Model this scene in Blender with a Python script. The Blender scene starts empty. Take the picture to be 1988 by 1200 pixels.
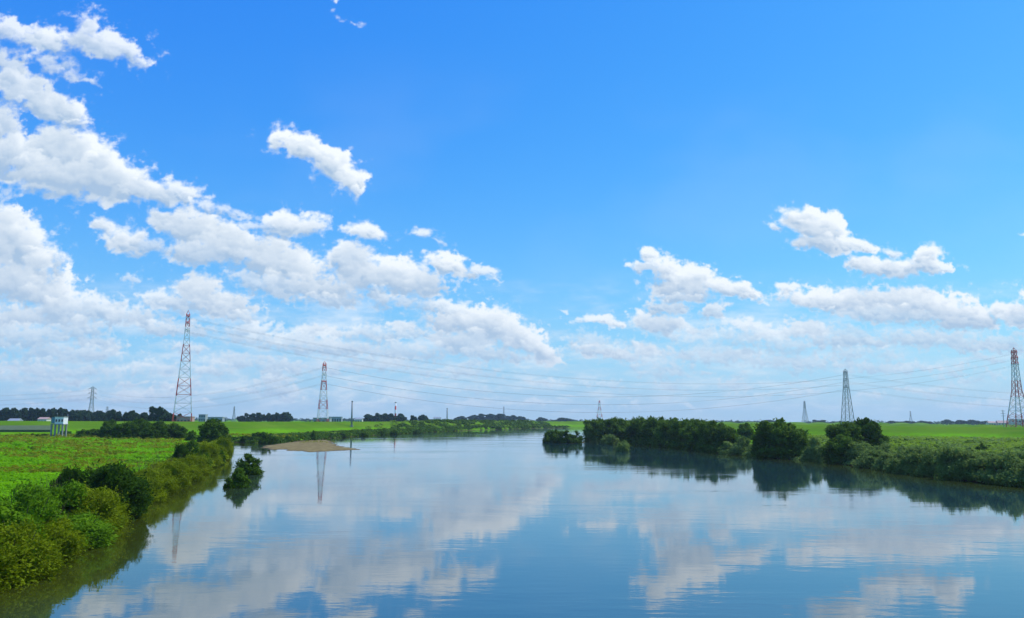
import bpy, bmesh, math, random
import numpy as np
from mathutils import Matrix, Vector

# ================================================================= camera
SC = bpy.context.scene
COL = SC.collection
FPX = 1620.0; CXP, CYP = 994.0, 600.0                 # focal length and centre in pixels of the 1988 x 1200 photograph
PITCH = math.atan2(214.0, FPX); ROLL = math.radians(0.29)
CAMH = 12.0                                           # the camera stands on a bridge, 12 m above the river
cr, sr, cp, sp = math.cos(ROLL), math.sin(ROLL), math.cos(PITCH), math.sin(PITCH)
cam_data = bpy.data.cameras.new('camera'); cam = bpy.data.objects.new('camera', cam_data); COL.objects.link(cam)
cam_data.sensor_width = 36.0; cam_data.lens = 36.0 * FPX / 1988.0
cam_data.clip_start = 0.5; cam_data.clip_end = 40000
_r = Vector((cr, -sr * sp, sr * cp)); _u = Vector((-sr, -cr * sp, cr * cp)); _f = Vector((0, cp, sp))
M = Matrix((( _r.x, _u.x, -_f.x, 0), (_r.y, _u.y, -_f.y, 0), (_r.z, _u.z, -_f.z, CAMH), (0, 0, 0, 1)))
cam.matrix_world = M
SC.camera = cam

# ================================================================= sun and exposure
SUN_EL, SUN_AZ = math.radians(56), math.radians(72)   # azimuth to the right of straight ahead
SUN_DIR = Vector((math.sin(SUN_AZ) * math.cos(SUN_EL), math.cos(SUN_AZ) * math.cos(SUN_EL), math.sin(SUN_EL)))
sun_data = bpy.data.lights.new('sun', 'SUN'); sun_data.energy = 4.2; sun_data.angle = math.radians(0.53); sun_data.color = (1.0, 0.95, 0.87)
sun = bpy.data.objects.new('sun', sun_data); COL.objects.link(sun); sun.location = (0, 0, 300)
sun.rotation_euler = (-SUN_DIR).to_track_quat('-Z', 'Y').to_euler()
SC.view_settings.view_transform = 'Standard'; SC.view_settings.look = 'None'
SC.view_settings.exposure = 0.0; SC.view_settings.gamma = 1.0; SC.view_settings.use_curve_mapping = False
cy = SC.cycles
cy.use_denoising = True
try: cy.denoiser = 'OPENIMAGEDENOISE'
except Exception: pass
cy.max_bounces = 6; cy.diffuse_bounces = 2; cy.glossy_bounces = 3; cy.transmission_bounces = 3; cy.transparent_max_bounces = 6; cy.volume_bounces = 0
cy.caustics_reflective = False; cy.caustics_refractive = False
cy.sample_clamp_indirect = 6.0

# ================================================================= the sky: nishita blue with cumulus banks
def ray(px, py):
    px = np.asarray(px, float); py = np.asarray(py, float)
    dx = (px - CXP) / FPX; dy = (CYP - py) / FPX
    a = dx * cr - dy * sr; b = dx * sr + dy * cr
    return a, cp - b * sp, sp + b * cp
# ---------------------------------------------------------------- noise
_rng=np.random.RandomState(7); _perm=_rng.permutation(512); _perm=np.concatenate([_perm,_perm,_perm])
_ga=_rng.rand(512)*2*math.pi; _gx=np.cos(_ga); _gy=np.sin(_ga)
def perlin(x,y):
    xi=np.floor(x).astype(np.int64); yi=np.floor(y).astype(np.int64)
    xf=x-xi; yf=y-yi; xi&=511; yi&=511
    u=xf*xf*xf*(xf*(xf*6-15)+10); v=yf*yf*yf*(yf*(yf*6-15)+10)
    def g(i,j,fx,fy):
        h=_perm[_perm[(i&511)]+(j&511)]
        return _gx[h]*fx+_gy[h]*fy
    a=g(xi,yi,xf,yf); b=g(xi+1,yi,xf-1,yf); c=g(xi,yi+1,xf,yf-1); d=g(xi+1,yi+1,xf-1,yf-1)
    return ((a+(b-a)*u)*(1-v)+(c+(d-c)*u)*v)*1.5
def fbm(x,y,o=5,g=.5,l=2.03,billow=False):
    s=0;a=1;n=0
    for k in range(o):
        p=perlin(x+17.3*k,y-9.1*k)
        if billow: p=np.abs(p)*2-.55
        s=s+a*p;n+=a;a*=g;x=x*l;y=y*l
    return s/n
def sstep(a,b,x):
    t=np.clip((x-a)/(b-a),0,1); return t*t*(3-2*t)
# ---------------------------------------------------------------- cloud banks: px, py, rx, ry, turn, opacity
CL=[
(20,62,55,24,35,.7),(85,78,62,24,18,.85),(60,56,22,10,30,.6),(172,52,30,34,-25,.7),(190,88,75,34,12,.8),(245,98,52,24,32,.75),(105,125,62,20,20,.5),(150,150,45,9,22,.5),
(10,118,40,35,50,.8),(40,170,62,34,32,.9),(100,208,78,28,28,.95),(150,238,30,9,5,.7),
(-5,245,36,46,50,.9),(20,300,50,42,0,.95),(100,290,60,44,-5,1),(170,300,50,40,10,1),(120,345,110,44,8,1),(215,345,85,40,22,1),(290,370,70,24,12,.95),(350,372,42,20,20,.85),(395,402,42,10,22,.55),(460,412,55,7,20,.4),
(540,272,17,14,0,1),(590,288,58,25,14,1),(640,318,40,30,45,1),(680,350,34,26,30,1),(692,374,18,12,40,.8),
(0,440,55,40,20,1),(30,480,70,50,15,1),(85,505,40,24,10,1),(45,550,80,42,0,1),(100,580,55,35,15,1),(20,620,70,26,0,.9),(190,600,80,26,8,.8),(120,610,60,28,0,.85),(270,620,70,24,8,.7),(330,640,50,16,5,.7),(190,665,50,14,0,.6),
(205,442,26,16,20,.9),(245,470,48,24,22,.95),(290,480,30,16,0,.6),(335,432,48,22,5,.95),(390,448,70,34,14,1),(440,478,70,34,18,1),(400,492,80,26,5,.9),
(520,505,62,40,28,1),(570,520,66,38,25,1),(620,560,66,30,12,1),(640,585,62,14,3,.8),(540,560,50,26,20,.85),(480,545,50,18,20,.6),(570,437,60,24,-2,.95),(500,440,50,9,10,.45),(430,408,40,10,20,.4),
(680,500,40,26,5,.95),(710,530,60,36,10,1),(780,540,72,36,12,1),(820,556,40,30,10,.95),(738,580,24,22,60,.8),(800,590,60,12,10,.5),
(705,450,38,18,8,.95),(822,456,24,10,12,.7),(850,470,30,5,15,.3),(875,516,52,20,20,1),(940,526,30,12,22,.7),(960,540,14,5,22,.5),
(255,540,24,11,0,.35),(385,566,40,30,10,1),(430,595,66,26,12,1),(330,588,62,20,6,.8),(470,618,36,14,20,.8),(300,575,30,10,0,.7),
(855,600,60,12,5,.8),(900,622,66,30,0,1),(955,630,56,34,10,1),(1005,652,50,30,30,1),(1048,680,40,22,35,1),(900,668,80,28,0,.8),(960,690,70,16,5,.7),
(620,645,60,14,3,.75),(720,650,70,18,5,.8),(785,642,50,16,5,.8),(560,668,80,20,3,.65),(660,675,90,22,4,.7),(790,685,90,24,2,.65),(470,700,80,18,0,.5),(700,710,140,18,0,.45),(880,722,120,14,2,.4),
(1510,440,20,7,8,.6),(1562,425,40,26,10,1),(1595,448,42,32,20,1),(1600,475,55,18,5,1),(1655,476,44,11,10,.95),
(1695,518,44,17,5,1),(1745,522,62,18,-2,1),(1795,500,30,18,-35,1),(1800,518,40,14,0,.95),(1838,522,22,7,8,.8),(1735,488,26,10,15,.7),
(1258,496,20,15,20,.95),(1250,518,26,10,5,.8),(1300,530,42,26,25,1),(1330,560,56,26,5,1),(1360,540,40,24,25,1),(1420,562,60,16,12,1),(1320,580,50,10,0,.9),
(1166,626,48,10,4,.9),(1128,622,14,5,0,.5),
(1290,598,44,14,0,.8),(1285,632,56,22,10,.9),(1340,640,30,14,30,.7),(1385,606,28,12,-25,.8),(1395,612,14,14,0,.7),
(1540,560,30,12,5,.9),(1600,585,88,18,8,1),(1700,585,90,24,0,1),(1790,590,100,28,6,1),(1860,615,80,26,10,1),(1960,606,44,18,-5,1),(1985,622,40,18,0,.9),(1720,612,120,18,3,.8),
(1150,672,50,14,4,.9),(1200,688,80,16,6,.9),(1255,684,36,18,20,.85),(1450,632,60,14,4,.7),(1480,655,110,22,3,.8),(1580,645,80,18,3,.8),(1400,690,130,18,2,.6),(1660,665,120,22,2,.7),(1800,660,120,22,2,.65),(1930,672,100,20,3,.7),(1560,705,170,16,1,.5),(1750,715,160,14,0,.45),
(660,10,9,13,-15,.5),(685,42,18,5,15,.3),(1985,460,8,5,0,.6),(1095,608,5,3,0,.4),
(100,650,110,16,0,.6),(120,690,150,20,0,.5),(150,722,150,14,0,.45),(330,715,110,16,0,.4),(60,735,140,12,0,.35),
# beyond the frame
(-120,120,120,60,30,.9),(-160,300,160,80,20,1),(-180,500,170,80,10,1),(-200,640,200,40,0,.9),(2120,600,120,40,5,1),(2200,660,160,40,0,.8),(2250,480,90,40,0,.9),(2150,250,70,30,20,.8),
]
# picture-plane u = x/y, v = z/y of a direction: a flat map of the sky ahead
U0,U1,V0,V1=-.95,.95,-.02,.70
def cloud_field(u,v,items,turn_dir,step,seed=0.,low=1.):
    """coverage and light of cumulus in the map u,v; items: u,v,ru,rv,turn,opacity"""
    K=1620.
    x=u*K+seed; y=v*K
    per=np.clip(.45+v*2.2,.45,1.3)                       # banks lie closer together towards the horizon
    lowmix=1-sstep(.06,.34,v)
    rows=np.where(lowmix[:,0]>1e-3)[0]; rl=slice(0,rows[-1]+1) if len(rows) else slice(0,0)
    def nz(sx,sy,o,g=.5,ox=0.,oy=0.,billow=False):       # fine grain near the horizon, coarser overhead
        big=fbm(x/(sx*1.12)+ox,y/(sy*1.12)+oy,o,g,billow=billow)
        if rows.size:
            sm=fbm(x[rl]/(sx*.58)+ox+7,y[rl]/(sy*.58)+oy,o,g,billow=billow); t=lowmix[rl]
            big[rl]=(big[rl]*(1-t)+sm*t)*(1+.35*t*(1-t)*2)
        return big
    wx=nz(90,70,3)*26*per+nz(28,24,3,ox=5)*9*per
    wy=nz(90,70,3,ox=31,oy=8)*18*per+nz(28,24,3,ox=77,oy=3)*7*per
    rg=np.random.RandomState(int(seed)+11)
    F=np.full(u.shape,-1.6); O=np.zeros(u.shape); W=np.full(u.shape,1e-6)
    LM=np.full(u.shape,.75)
    xs=u*K+wx; ys=v*K+wy
    xs2=u*K+wx*.45+nz(11,10,3)*5*per; ys2=v*K+wy*.45+nz(11,10,3,ox=9,oy=40)*5*per
    fine=nz(26,21,5,.6,ox=3)
    def win(cx,cy,R):
        j=np.where(np.abs(u[0]*K-cx)<R)[0]; i=np.where(np.abs(v[:,0]*K-cy)<R)[0]
        if len(j)<2 or len(i)<2: return None
        return (slice(i[0],i[-1]+1),slice(j[0],j[-1]+1))
    puffs=[]
    for (cu,cv,ru,rv,t,o) in items:
        cx,cy=cu*K,cv*K; rx,ry=ru*K*1.14,rv*K*1.14; R=max(rx,ry)*2.6
        sl=win(cx,cy,R+60)
        if sl is None: continue
        dx=xs[sl]-cx; dy=ys[sl]-cy; c,s=math.cos(t),math.sin(t)
        a=(dx*c+dy*s)/rx; b=(-dx*s+dy*c)/ry
        b=np.where(b<0,b*1.15,b)
        e=np.maximum(1-np.sqrt(a*a+b*b),-1.6)
        w=np.exp(np.clip(e,-1.5,1)*6)
        O[sl]+=w*o; W[sl]+=w
        f=F[sl]; k=.20; h=np.clip(.5+.5*(e-f)/k,0,1)
        F[sl]=f*(1-h)+e*h+k*h*(1-h)
        m=min(rx,ry); n=int(np.clip(rx*ry/(m*m)*7,6,30))
        puffs.append((cy,cx,cy,rx,ry,t,cy,ry,-1))
        for _ in range(n):
            q=rg.rand()*2*math.pi; d=math.sqrt(rg.rand())*.95; r=m*(.24+.42*rg.rand()**1.5)
            pa,pb=math.cos(q)*d*rx,math.sin(q)*d*ry
            x0,y0=cx+pa*c-pb*s,cy+pa*s+pb*c
            puffs.append((y0+r*.3,x0,y0,r*(1.0+.6*rg.rand()),r*(.8+.2*rg.rand()),t*.6,cy,ry,d))
    puffs.sort(key=lambda p:-p[0])
    for (_,cx,cy,rx,ry,t,my,mr,d0) in puffs:
        sl=win(cx,cy,max(rx,ry)*1.5+12)
        if sl is None: continue
        dx=xs2[sl]-cx; dy=ys2[sl]-cy; c,s=math.cos(t),math.sin(t)
        a=(dx*c+dy*s)/rx; b=(-dx*s+dy*c)/ry
        e=1-np.sqrt(a*a+b*b)+fine[sl]*.35
        al=sstep(.0,.45,e)*(.8 if d0>=0 else .5)
        main=np.clip((ys2[sl]-my)/mr,-1.2,1.2)
        lo=np.clip(b*turn_dir[1]+a*turn_dir[0]*.6,-1,1)
        lp=.60+.21*main+.27*lo-.10*(1-abs(d0)) if d0>=0 else .62+.30*main
        LM[sl]=LM[sl]*(1-al)+lp*al
    O=O/W
    n1=nz(60,46,6,.55,ox=3,billow=True); n2=nz(22,19,6,.62); n3=nz(70,50,3,ox=50)
    n4=nz(34,30,6,.66,ox=21,oy=4)
    d=F+.17-n1*.42+n2*.50+n4*.22
    d=d-(1-O)*.34+(1-O)*n2*.75
    soft=np.clip(.48+n3*.75+(1-O)*.6,.16,1.3)
    cov=sstep(0,1,(d+.04)/soft)
    thin=sstep(.0,.55,d)
    wisp=sstep(-.42,.25,d+n4*.30)*sstep(.02,.45,n4*.7+n2*.6)*.55
    cov=1-(1-cov)*(1-wisp*(1-cov))
    crisp=np.zeros(u.shape)
    for k in (1,2,4):
        sx=int(round(k*turn_dir[0]*1.6)); sy=int(round(k*turn_dir[1]*1.6))
        crisp+=(d-np.roll(np.roll(d,-sx,1),-sy,0))
    den=np.clip(d+.05,0,.7)
    def blur(f,r):
        for ax in (0,1):
            for _ in range(2):
                c=np.cumsum(np.concatenate([np.repeat(np.take(f,[0],ax),r+1,ax),f,np.repeat(np.take(f,[-1],ax),r,ax)],ax),ax)
                f=(np.take(c,range(2*r+1,c.shape[ax]),ax)-np.take(c,range(0,c.shape[ax]-2*r-1),ax))/(2*r+1)
        return f
    den=blur(den,max(1,int(round(step*1.2))))
    tau=np.zeros(u.shape)
    for k in range(1,10):
        q=k*step*1.5
        tau+=np.roll(np.roll(den,-int(round(q*turn_dir[0])),1),-int(round(q*turn_dir[1])),0)
    deep=1-np.exp(-tau*.42)
    light=(LM-.60)*1.75+.98-deep*.85+np.clip(crisp,-.8,.8)*.10+fine*.07
    edge=1-sstep(.0,.30,d)
    light=np.clip(light,0,1)
    light=light+(1-light)*edge*.40
    cov=cov*np.clip(.70+.55*light+.25*thin,0,1)
    return cov*np.clip(O,0,1)**.45, np.clip(light,0,1), thin
def far_rows():
    rg=np.random.RandomState(5); out=[]
    for k in range(150):
        py=790-150*rg.rand()**1.25; px=rg.uniform(-120,2100)
        if 930<px<1130 and py<735: continue
        o=(.75-.35*(px>700))*rg.uniform(.6,1); g=(815-py)/150
        rx=rg.uniform(22,75)*(.5+.6*g)
        out.append((px,py,rx,rx*rg.uniform(.16,.34)*(.5+.7*g),rg.uniform(-3,7),min(o,.85)))
        if rg.rand()<.6: out.append((px+rg.uniform(-.6,.6)*rx,py-rx*.16,rx*.4,rx*.2,rg.uniform(-20,20),o))
    return out
def px_items(L):
    out=[]
    for (px,py,rx,ry,t,o) in L:
        a,b,c=ray(px,py); out.append((a/b,c/b,rx/FPX/b,ry/FPX/b,-math.radians(t),o))
    return out
def patch(res=1300):
    w=int((U1-U0)*res); h=int((V1-V0)*res)
    u,v=np.meshgrid(np.linspace(U0,U1,w),np.linspace(V0,V1,h))
    cov,light,thin=cloud_field(u,v,px_items(CL+far_rows()),(.45,.9),res/1150*3.2)
    # thin veils lower down, ragged rows of far cloud
    K=1620.; per=np.clip(v*5+.10,.10,1)
    t=sstep(.01,.13,v); n=fbm(u*K/85,v*K/19,6,.58)*(1-t)+fbm(u*K/130+3,v*K/34,6,.58)*t+.25*fbm(u*K/700,v*K/140+9,2)
    left=1-.25*sstep(-.35,.5,u)
    band=sstep(-.01,.02,v)*(1-sstep(.085,.19,v))
    veil=sstep(-.30,.5,n)*band*.72*left
    veil2=sstep(-.1,.5,fbm(u*3.1+4,v*5.2,4))*.05*(1-sstep(.3,.5,v))*sstep(.05,.2,v)
    vl=.62+.38*sstep(-.1,.5,n)
    A=1-(1-cov)*(1-veil)*(1-veil2)
    Lt=np.where(A>1e-4,(cov*light+(1-cov)*(veil*vl+veil2*.9))/np.maximum(cov+(1-cov)*(veil+veil2),1e-4),1)
    return u,v,A,np.clip(Lt,0,1)

def make_image(name, w, h, red, green):
    im = bpy.data.images.new(name, w, h, alpha=False, float_buffer=True)
    im.colorspace_settings.name = 'Non-Color'
    buf = np.ones((h, w, 4), np.float32); buf[..., 0] = red; buf[..., 1] = green; buf[..., 2] = 0
    im.pixels.foreach_set(buf.ravel()); im.update(); im.pack()
    return im
_pu, _pv, _pA, _pL = patch()
IM_AHEAD = make_image('clouds_ahead', _pA.shape[1], _pA.shape[0], _pA, _pL)
def around(w=1536, h=384):
    """the same kind of cloud all round the rest of the sky (azimuth across, elevation up)"""
    rg = np.random.RandomState(21); A = np.zeros((h, w)); L = np.ones((h, w))
    for q in range(4):                                # four quarters, each a flat map like the one ahead
        items = []
        for k in range(46):
            v = .03 + .62 * rg.rand() ** 1.6; u = rg.uniform(-1.0, 1.0); s = .02 + .05 * rg.rand() + .04 * v
            for m in range(4):
                items.append((u + rg.uniform(-1, 1) * s * 1.6, v + rg.uniform(-.4, .4) * s, s * rg.uniform(.5, 1), s * rg.uniform(.25, .45), rg.uniform(-.4, .2), rg.uniform(.5, 1)))
        n1, n2 = 420, 150
        uu, vv = np.meshgrid(np.linspace(-1.05, 1.05, n1), np.linspace(-.02, .75, n2))
        c, l, _ = cloud_field(uu, vv, items, (.2, .95), .8, seed=100 * (q + 1))
        az = ((np.arange(w) + .5) / w - .5) * 2 * math.pi; el = (np.arange(h) + .5) / h * math.pi / 2
        AZ, EL = np.meshgrid(az, el); loc = (AZ - q * math.pi / 2 + math.pi) % (2 * math.pi) - math.pi
        ok = np.abs(loc) <= math.pi / 4 + 1e-6
        u = np.tan(np.clip(loc, -.8, .8)); v = np.tan(np.clip(EL, 0, 1.5)) / np.cos(np.clip(loc, -.8, .8))
        i = np.clip(((v + .02) / .77 * n2).astype(int), 0, n2 - 1); j = np.clip(((u + 1.05) / 2.1 * n1).astype(int), 0, n1 - 1)
        fade = 1 - sstep(.45, .72, v)
        A = np.where(ok, c[i, j] * fade, A); L = np.where(ok, l[i, j], L)
    return A, L
_aA, _aL = around()
IM_AROUND = make_image('clouds_around', _aA.shape[1], _aA.shape[0], _aA, _aL)

world = bpy.data.worlds.new('World'); SC.world = world; world.use_nodes = True
class NT:
    """short way to write node trees"""
    def __init__(s, tree): s.t = tree; tree.nodes.clear()
    def n(s, kind, **kw):
        nd = s.t.nodes.new(kind)
        for k, v in kw.items(): setattr(nd, k, v)
        return nd
    def l(s, a, b): s.t.links.new(a, b)
    def put(s, sock, v):
        if isinstance(v, bpy.types.NodeSocket): s.l(v, sock)
        elif v is not None: sock.default_value = v
    def m(s, op, a, b=None, c=None, clamp=False):
        nd = s.n('ShaderNodeMath', operation=op, use_clamp=clamp); s.put(nd.inputs[0], a); s.put(nd.inputs[1], b)
        if c is not None: s.put(nd.inputs[2], c)
        return nd.outputs[0]
    def mix(s, f, a, b, blend='MIX'):
        nd = s.n('ShaderNodeMix', data_type='RGBA', blend_type=blend); s.put(nd.inputs[0], f); s.put(nd.inputs[6], a); s.put(nd.inputs[7], b)
        return nd.outputs[2]
    def rng(s, v, a, b, c=0., d=1., smooth=True):
        nd = s.n('ShaderNodeMapRange', interpolation_type='SMOOTHSTEP' if smooth else 'LINEAR')
        s.put(nd.inputs[0], v); nd.inputs[1].default_value = a; nd.inputs[2].default_value = b; nd.inputs[3].default_value = c; nd.inputs[4].default_value = d
        return nd.outputs[0]
    def noise(s, vec, scale, detail=3., rough=.55, dist=0., out='Fac'):
        nd = s.n('ShaderNodeTexNoise'); s.put(nd.inputs['Vector'], vec); nd.inputs['Scale'].default_value = scale
        nd.inputs['Detail'].default_value = detail; nd.inputs['Roughness'].default_value = rough; nd.inputs['Distortion'].default_value = dist
        return nd.outputs[out]
    def sep(s, v):
        nd = s.n('ShaderNodeSeparateXYZ'); s.l(v, nd.inputs[0]); return nd.outputs
    def comb(s, x, y, z=0.):
        nd = s.n('ShaderNodeCombineXYZ'); s.put(nd.inputs[0], x); s.put(nd.inputs[1], y); s.put(nd.inputs[2], z); return nd.outputs[0]
    def mapping(s, v, scale=(1, 1, 1), loc=(0, 0, 0), rot=(0, 0, 0)):
        nd = s.n('ShaderNodeMapping'); s.l(v, nd.inputs[0]); nd.inputs['Location'].default_value = loc; nd.inputs['Rotation'].default_value = rot; nd.inputs['Scale'].default_value = scale
        return nd.outputs[0]
def rgb(*c): return (c[0], c[1], c[2], 1.0)

def build_world():
    w = NT(world.node_tree)
    d = w.n('ShaderNodeTexCoord').outputs['Generated']
    sky = w.n('ShaderNodeTexSky', sky_type='NISHITA', sun_disc=False)
    sky.sun_elevation = SUN_EL; sky.sun_rotation = SUN_AZ; sky.altitude = 10; sky.air_density = 1.0; sky.dust_density = SKY_DUST; sky.ozone_density = 2.0
    sc0 = w.n('ShaderNodeSeparateColor'); w.l(sky.outputs[0], sc0.inputs[0])         # the deep clean blue of the photograph
    chans = [w.m('MULTIPLY', w.m('POWER', w.m('MULTIPLY', sc0.outputs[k], .1), SKY_POW[k]), SKY_GAIN[k] * 10) for k in range(3)]
    cc0 = w.n('ShaderNodeCombineColor')
    for k in range(3): w.l(chans[k], cc0.inputs[k])
    blue = cc0.outputs[0]
    x, y, z = w.sep(d)
    ysafe = w.m('MAXIMUM', y, .05)
    u = w.m('DIVIDE', x, ysafe); v = w.m('DIVIDE', z, ysafe)
    uv = w.comb(w.m('DIVIDE', w.m('SUBTRACT', u, U0), U1 - U0), w.m('DIVIDE', w.m('SUBTRACT', v, V0), V1 - V0))
    ta = w.n('ShaderNodeTexImage', image=IM_AHEAD, extension='EXTEND', interpolation='Cubic'); w.l(uv, ta.inputs[0])
    az = w.m('ARCTAN2', x, y); el = w.m('ARCSINE', w.m('MINIMUM', z, .9999))
    uv2 = w.comb(w.m('ADD', w.m('DIVIDE', az, 2 * math.pi), .5), w.m('DIVIDE', el, math.pi / 2))
    tb = w.n('ShaderNodeTexImage', image=IM_AROUND, extension='EXTEND', interpolation='Linear'); w.l(uv2, tb.inputs[0])
    inside = w.m('MULTIPLY', w.m('MULTIPLY', w.rng(w.m('ABSOLUTE', u), .82, .93, 1, 0), w.rng(v, .56, .68, 1, 0)), w.m('GREATER_THAN', y, .05))
    c = w.mix(inside, tb.outputs[0], ta.outputs[0])
    sc = w.n('ShaderNodeSeparateColor'); w.l(c, sc.inputs[0])
    cov = w.m('MULTIPLY', sc.outputs[0], w.m('GREATER_THAN', z, -.01)); lit = sc.outputs[1]
    white = w.mix(lit, rgb(*CLOUD_SHADE), rgb(*CLOUD_LIT))
    far = w.m('EXPONENT', w.m('MULTIPLY', w.m('MAXIMUM', z, 0.), -13.))       # air between us and the low far clouds
    white = w.mix(w.m('MULTIPLY', far, .55), white, rgb(*CLOUD_FAR))
    low = w.m('MULTIPLY', w.m('EXPONENT', w.m('MULTIPLY', w.m('MAXIMUM', z, 0.), -11.)), LOW_AIR)   # pale summer air along the horizon, all the way round
    blue = w.mix(low, blue, rgb(*LOW_COL))
    col = w.mix(cov, blue, white)
    bg = w.n('ShaderNodeBackground'); w.l(col, bg.inputs[0]); bg.inputs[1].default_value = 0.1
    out = w.n('ShaderNodeOutputWorld'); w.l(bg.outputs[0], out.inputs[0])
SKY_DUST, SKY_POW, SKY_GAIN = 0.6, (1.65, 1.0, 0.3), (.92, 1.22, 1.22)
CLOUD_SHADE, CLOUD_LIT, CLOUD_FAR = (4.2, 5.7, 7.6), (9.5, 10.1, 10.6), (4.6, 6.2, 8.4)
LOW_AIR, LOW_COL = .95, (4.5, 6.5, 8.4)
build_world()
world.cycles.sampling_method = 'MANUAL'; world.cycles.sample_map_resolution = 1024

# ================================================================= helpers
def P(px, py, z=0.0):
    """the point at height z seen at a pixel of the photograph"""
    a, b, c = ray(px, py); t = (z - CAMH) / c
    return float(a * t), float(b * t)
def Z_at(px, py, Y):
    a, b, c = ray(px, py); return CAMH + float(c / b) * Y
def X_at(px, py, Y):
    a, b, c = ray(px, py); return float(a / b) * Y
def mesh_from(name, V, F, mats=None, smooth=False, idx=None):
    me = bpy.data.meshes.new(name)
    V = np.asarray(V, np.float32); n = len(V)
    if isinstance(F, np.ndarray):
        k = F.shape[1]; m = len(F)
        me.vertices.add(n); me.vertices.foreach_set('co', V.ravel())
        me.loops.add(m * k); me.loops.foreach_set('vertex_index', F.astype(np.int32).ravel())
        me.polygons.add(m); me.polygons.foreach_set('loop_start', np.arange(0, m * k, k, dtype=np.int32))
        if smooth: me.polygons.foreach_set('use_smooth', np.ones(m, bool))
        if idx is not None: me.polygons.foreach_set('material_index', np.asarray(idx, np.int32))
        me.update(calc_edges=True)
    else:
        me.from_pydata(V.tolist(), [], F)
        if smooth: me.polygons.foreach_set('use_smooth', [True] * len(me.polygons))
        me.update()
    for mt in (mats or []): me.materials.append(mt)
    return me
def link(name, data, parent=None, loc=None):
    o = bpy.data.objects.new(name, data); COL.objects.link(o)
    if parent is not None: o.parent = parent
    if loc is not None: o.location = loc
    return o
def tag(o, label=None, cat=None, group=None, kind=None):
    if label: o['label'] = label
    if cat: o['category'] = cat
    if group: o['group'] = group
    if kind: o['kind'] = kind
    return o
def thing(name, label, cat, loc=(0, 0, 0), rz=0., scale=(1, 1, 1), group=None):
    o = link(name, None, None, loc); o.rotation_euler = (0, 0, rz); o.scale = scale
    o.empty_display_size = .5
    return tag(o, label, cat, group)
def dup(root, loc, rz=0., scale=(1, 1, 1), label=None, group=None):
    """a copy of a thing with its parts and sub-parts"""
    r = root.copy(); COL.objects.link(r); r.location = loc; r.rotation_euler = (0, 0, rz); r.scale = scale
    if label: r['label'] = label
    if group: r['group'] = group
    for ch in list(root.children):
        c = ch.copy(); COL.objects.link(c); c.parent = r
        for g in ch.children:
            d = g.copy(); COL.objects.link(d); d.parent = c
    return r
class MB:
    """collects bars and boxes; build() links them as one mesh object"""
    def __init__(s): s.v = []; s.f = []
    def bar(s, a, b, r0, r1=None, n=4):
        a, b = Vector(a), Vector(b); r1 = r0 if r1 is None else r1
        d = (b - a).normalized(); q = Vector((0, 0, 1)) if abs(d.z) < .9 else Vector((1, 0, 0))
        x = d.cross(q).normalized(); y = d.cross(x); k = len(s.v)
        for (c, r) in ((a, r0), (b, r1)):
            for i in range(n):
                t = 2 * math.pi * (i + .5) / n; s.v.append(c + x * math.cos(t) * r + y * math.sin(t) * r)
        for i in range(n): s.f.append((k + i, k + (i + 1) % n, k + n + (i + 1) % n, k + n + i))
        s.f.append(tuple(k + i for i in reversed(range(n)))); s.f.append(tuple(k + n + i for i in range(n)))
    def box(s, x0, x1, y0, y1, z0, z1):
        k = len(s.v)
        s.v += [Vector(p) for p in ((x0, y0, z0), (x1, y0, z0), (x1, y1, z0), (x0, y1, z0), (x0, y0, z1), (x1, y0, z1), (x1, y1, z1), (x0, y1, z1))]
        for q in ((0, 3, 2, 1), (4, 5, 6, 7), (0, 1, 5, 4), (1, 2, 6, 5), (2, 3, 7, 6), (3, 0, 4, 7)): s.f.append(tuple(k + i for i in q))
    def poly(s, V, F):
        k = len(s.v); s.v += [Vector(p) for p in V]; s.f += [tuple(k + i for i in q) for q in F]
    def mesh(s, name, mat, smooth=False): return mesh_from(name, [tuple(p) for p in s.v], s.f, [mat], smooth)
    def build(s, name, mat, parent=None, smooth=False): return link(name, s.mesh(name, mat, smooth), parent)

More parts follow.
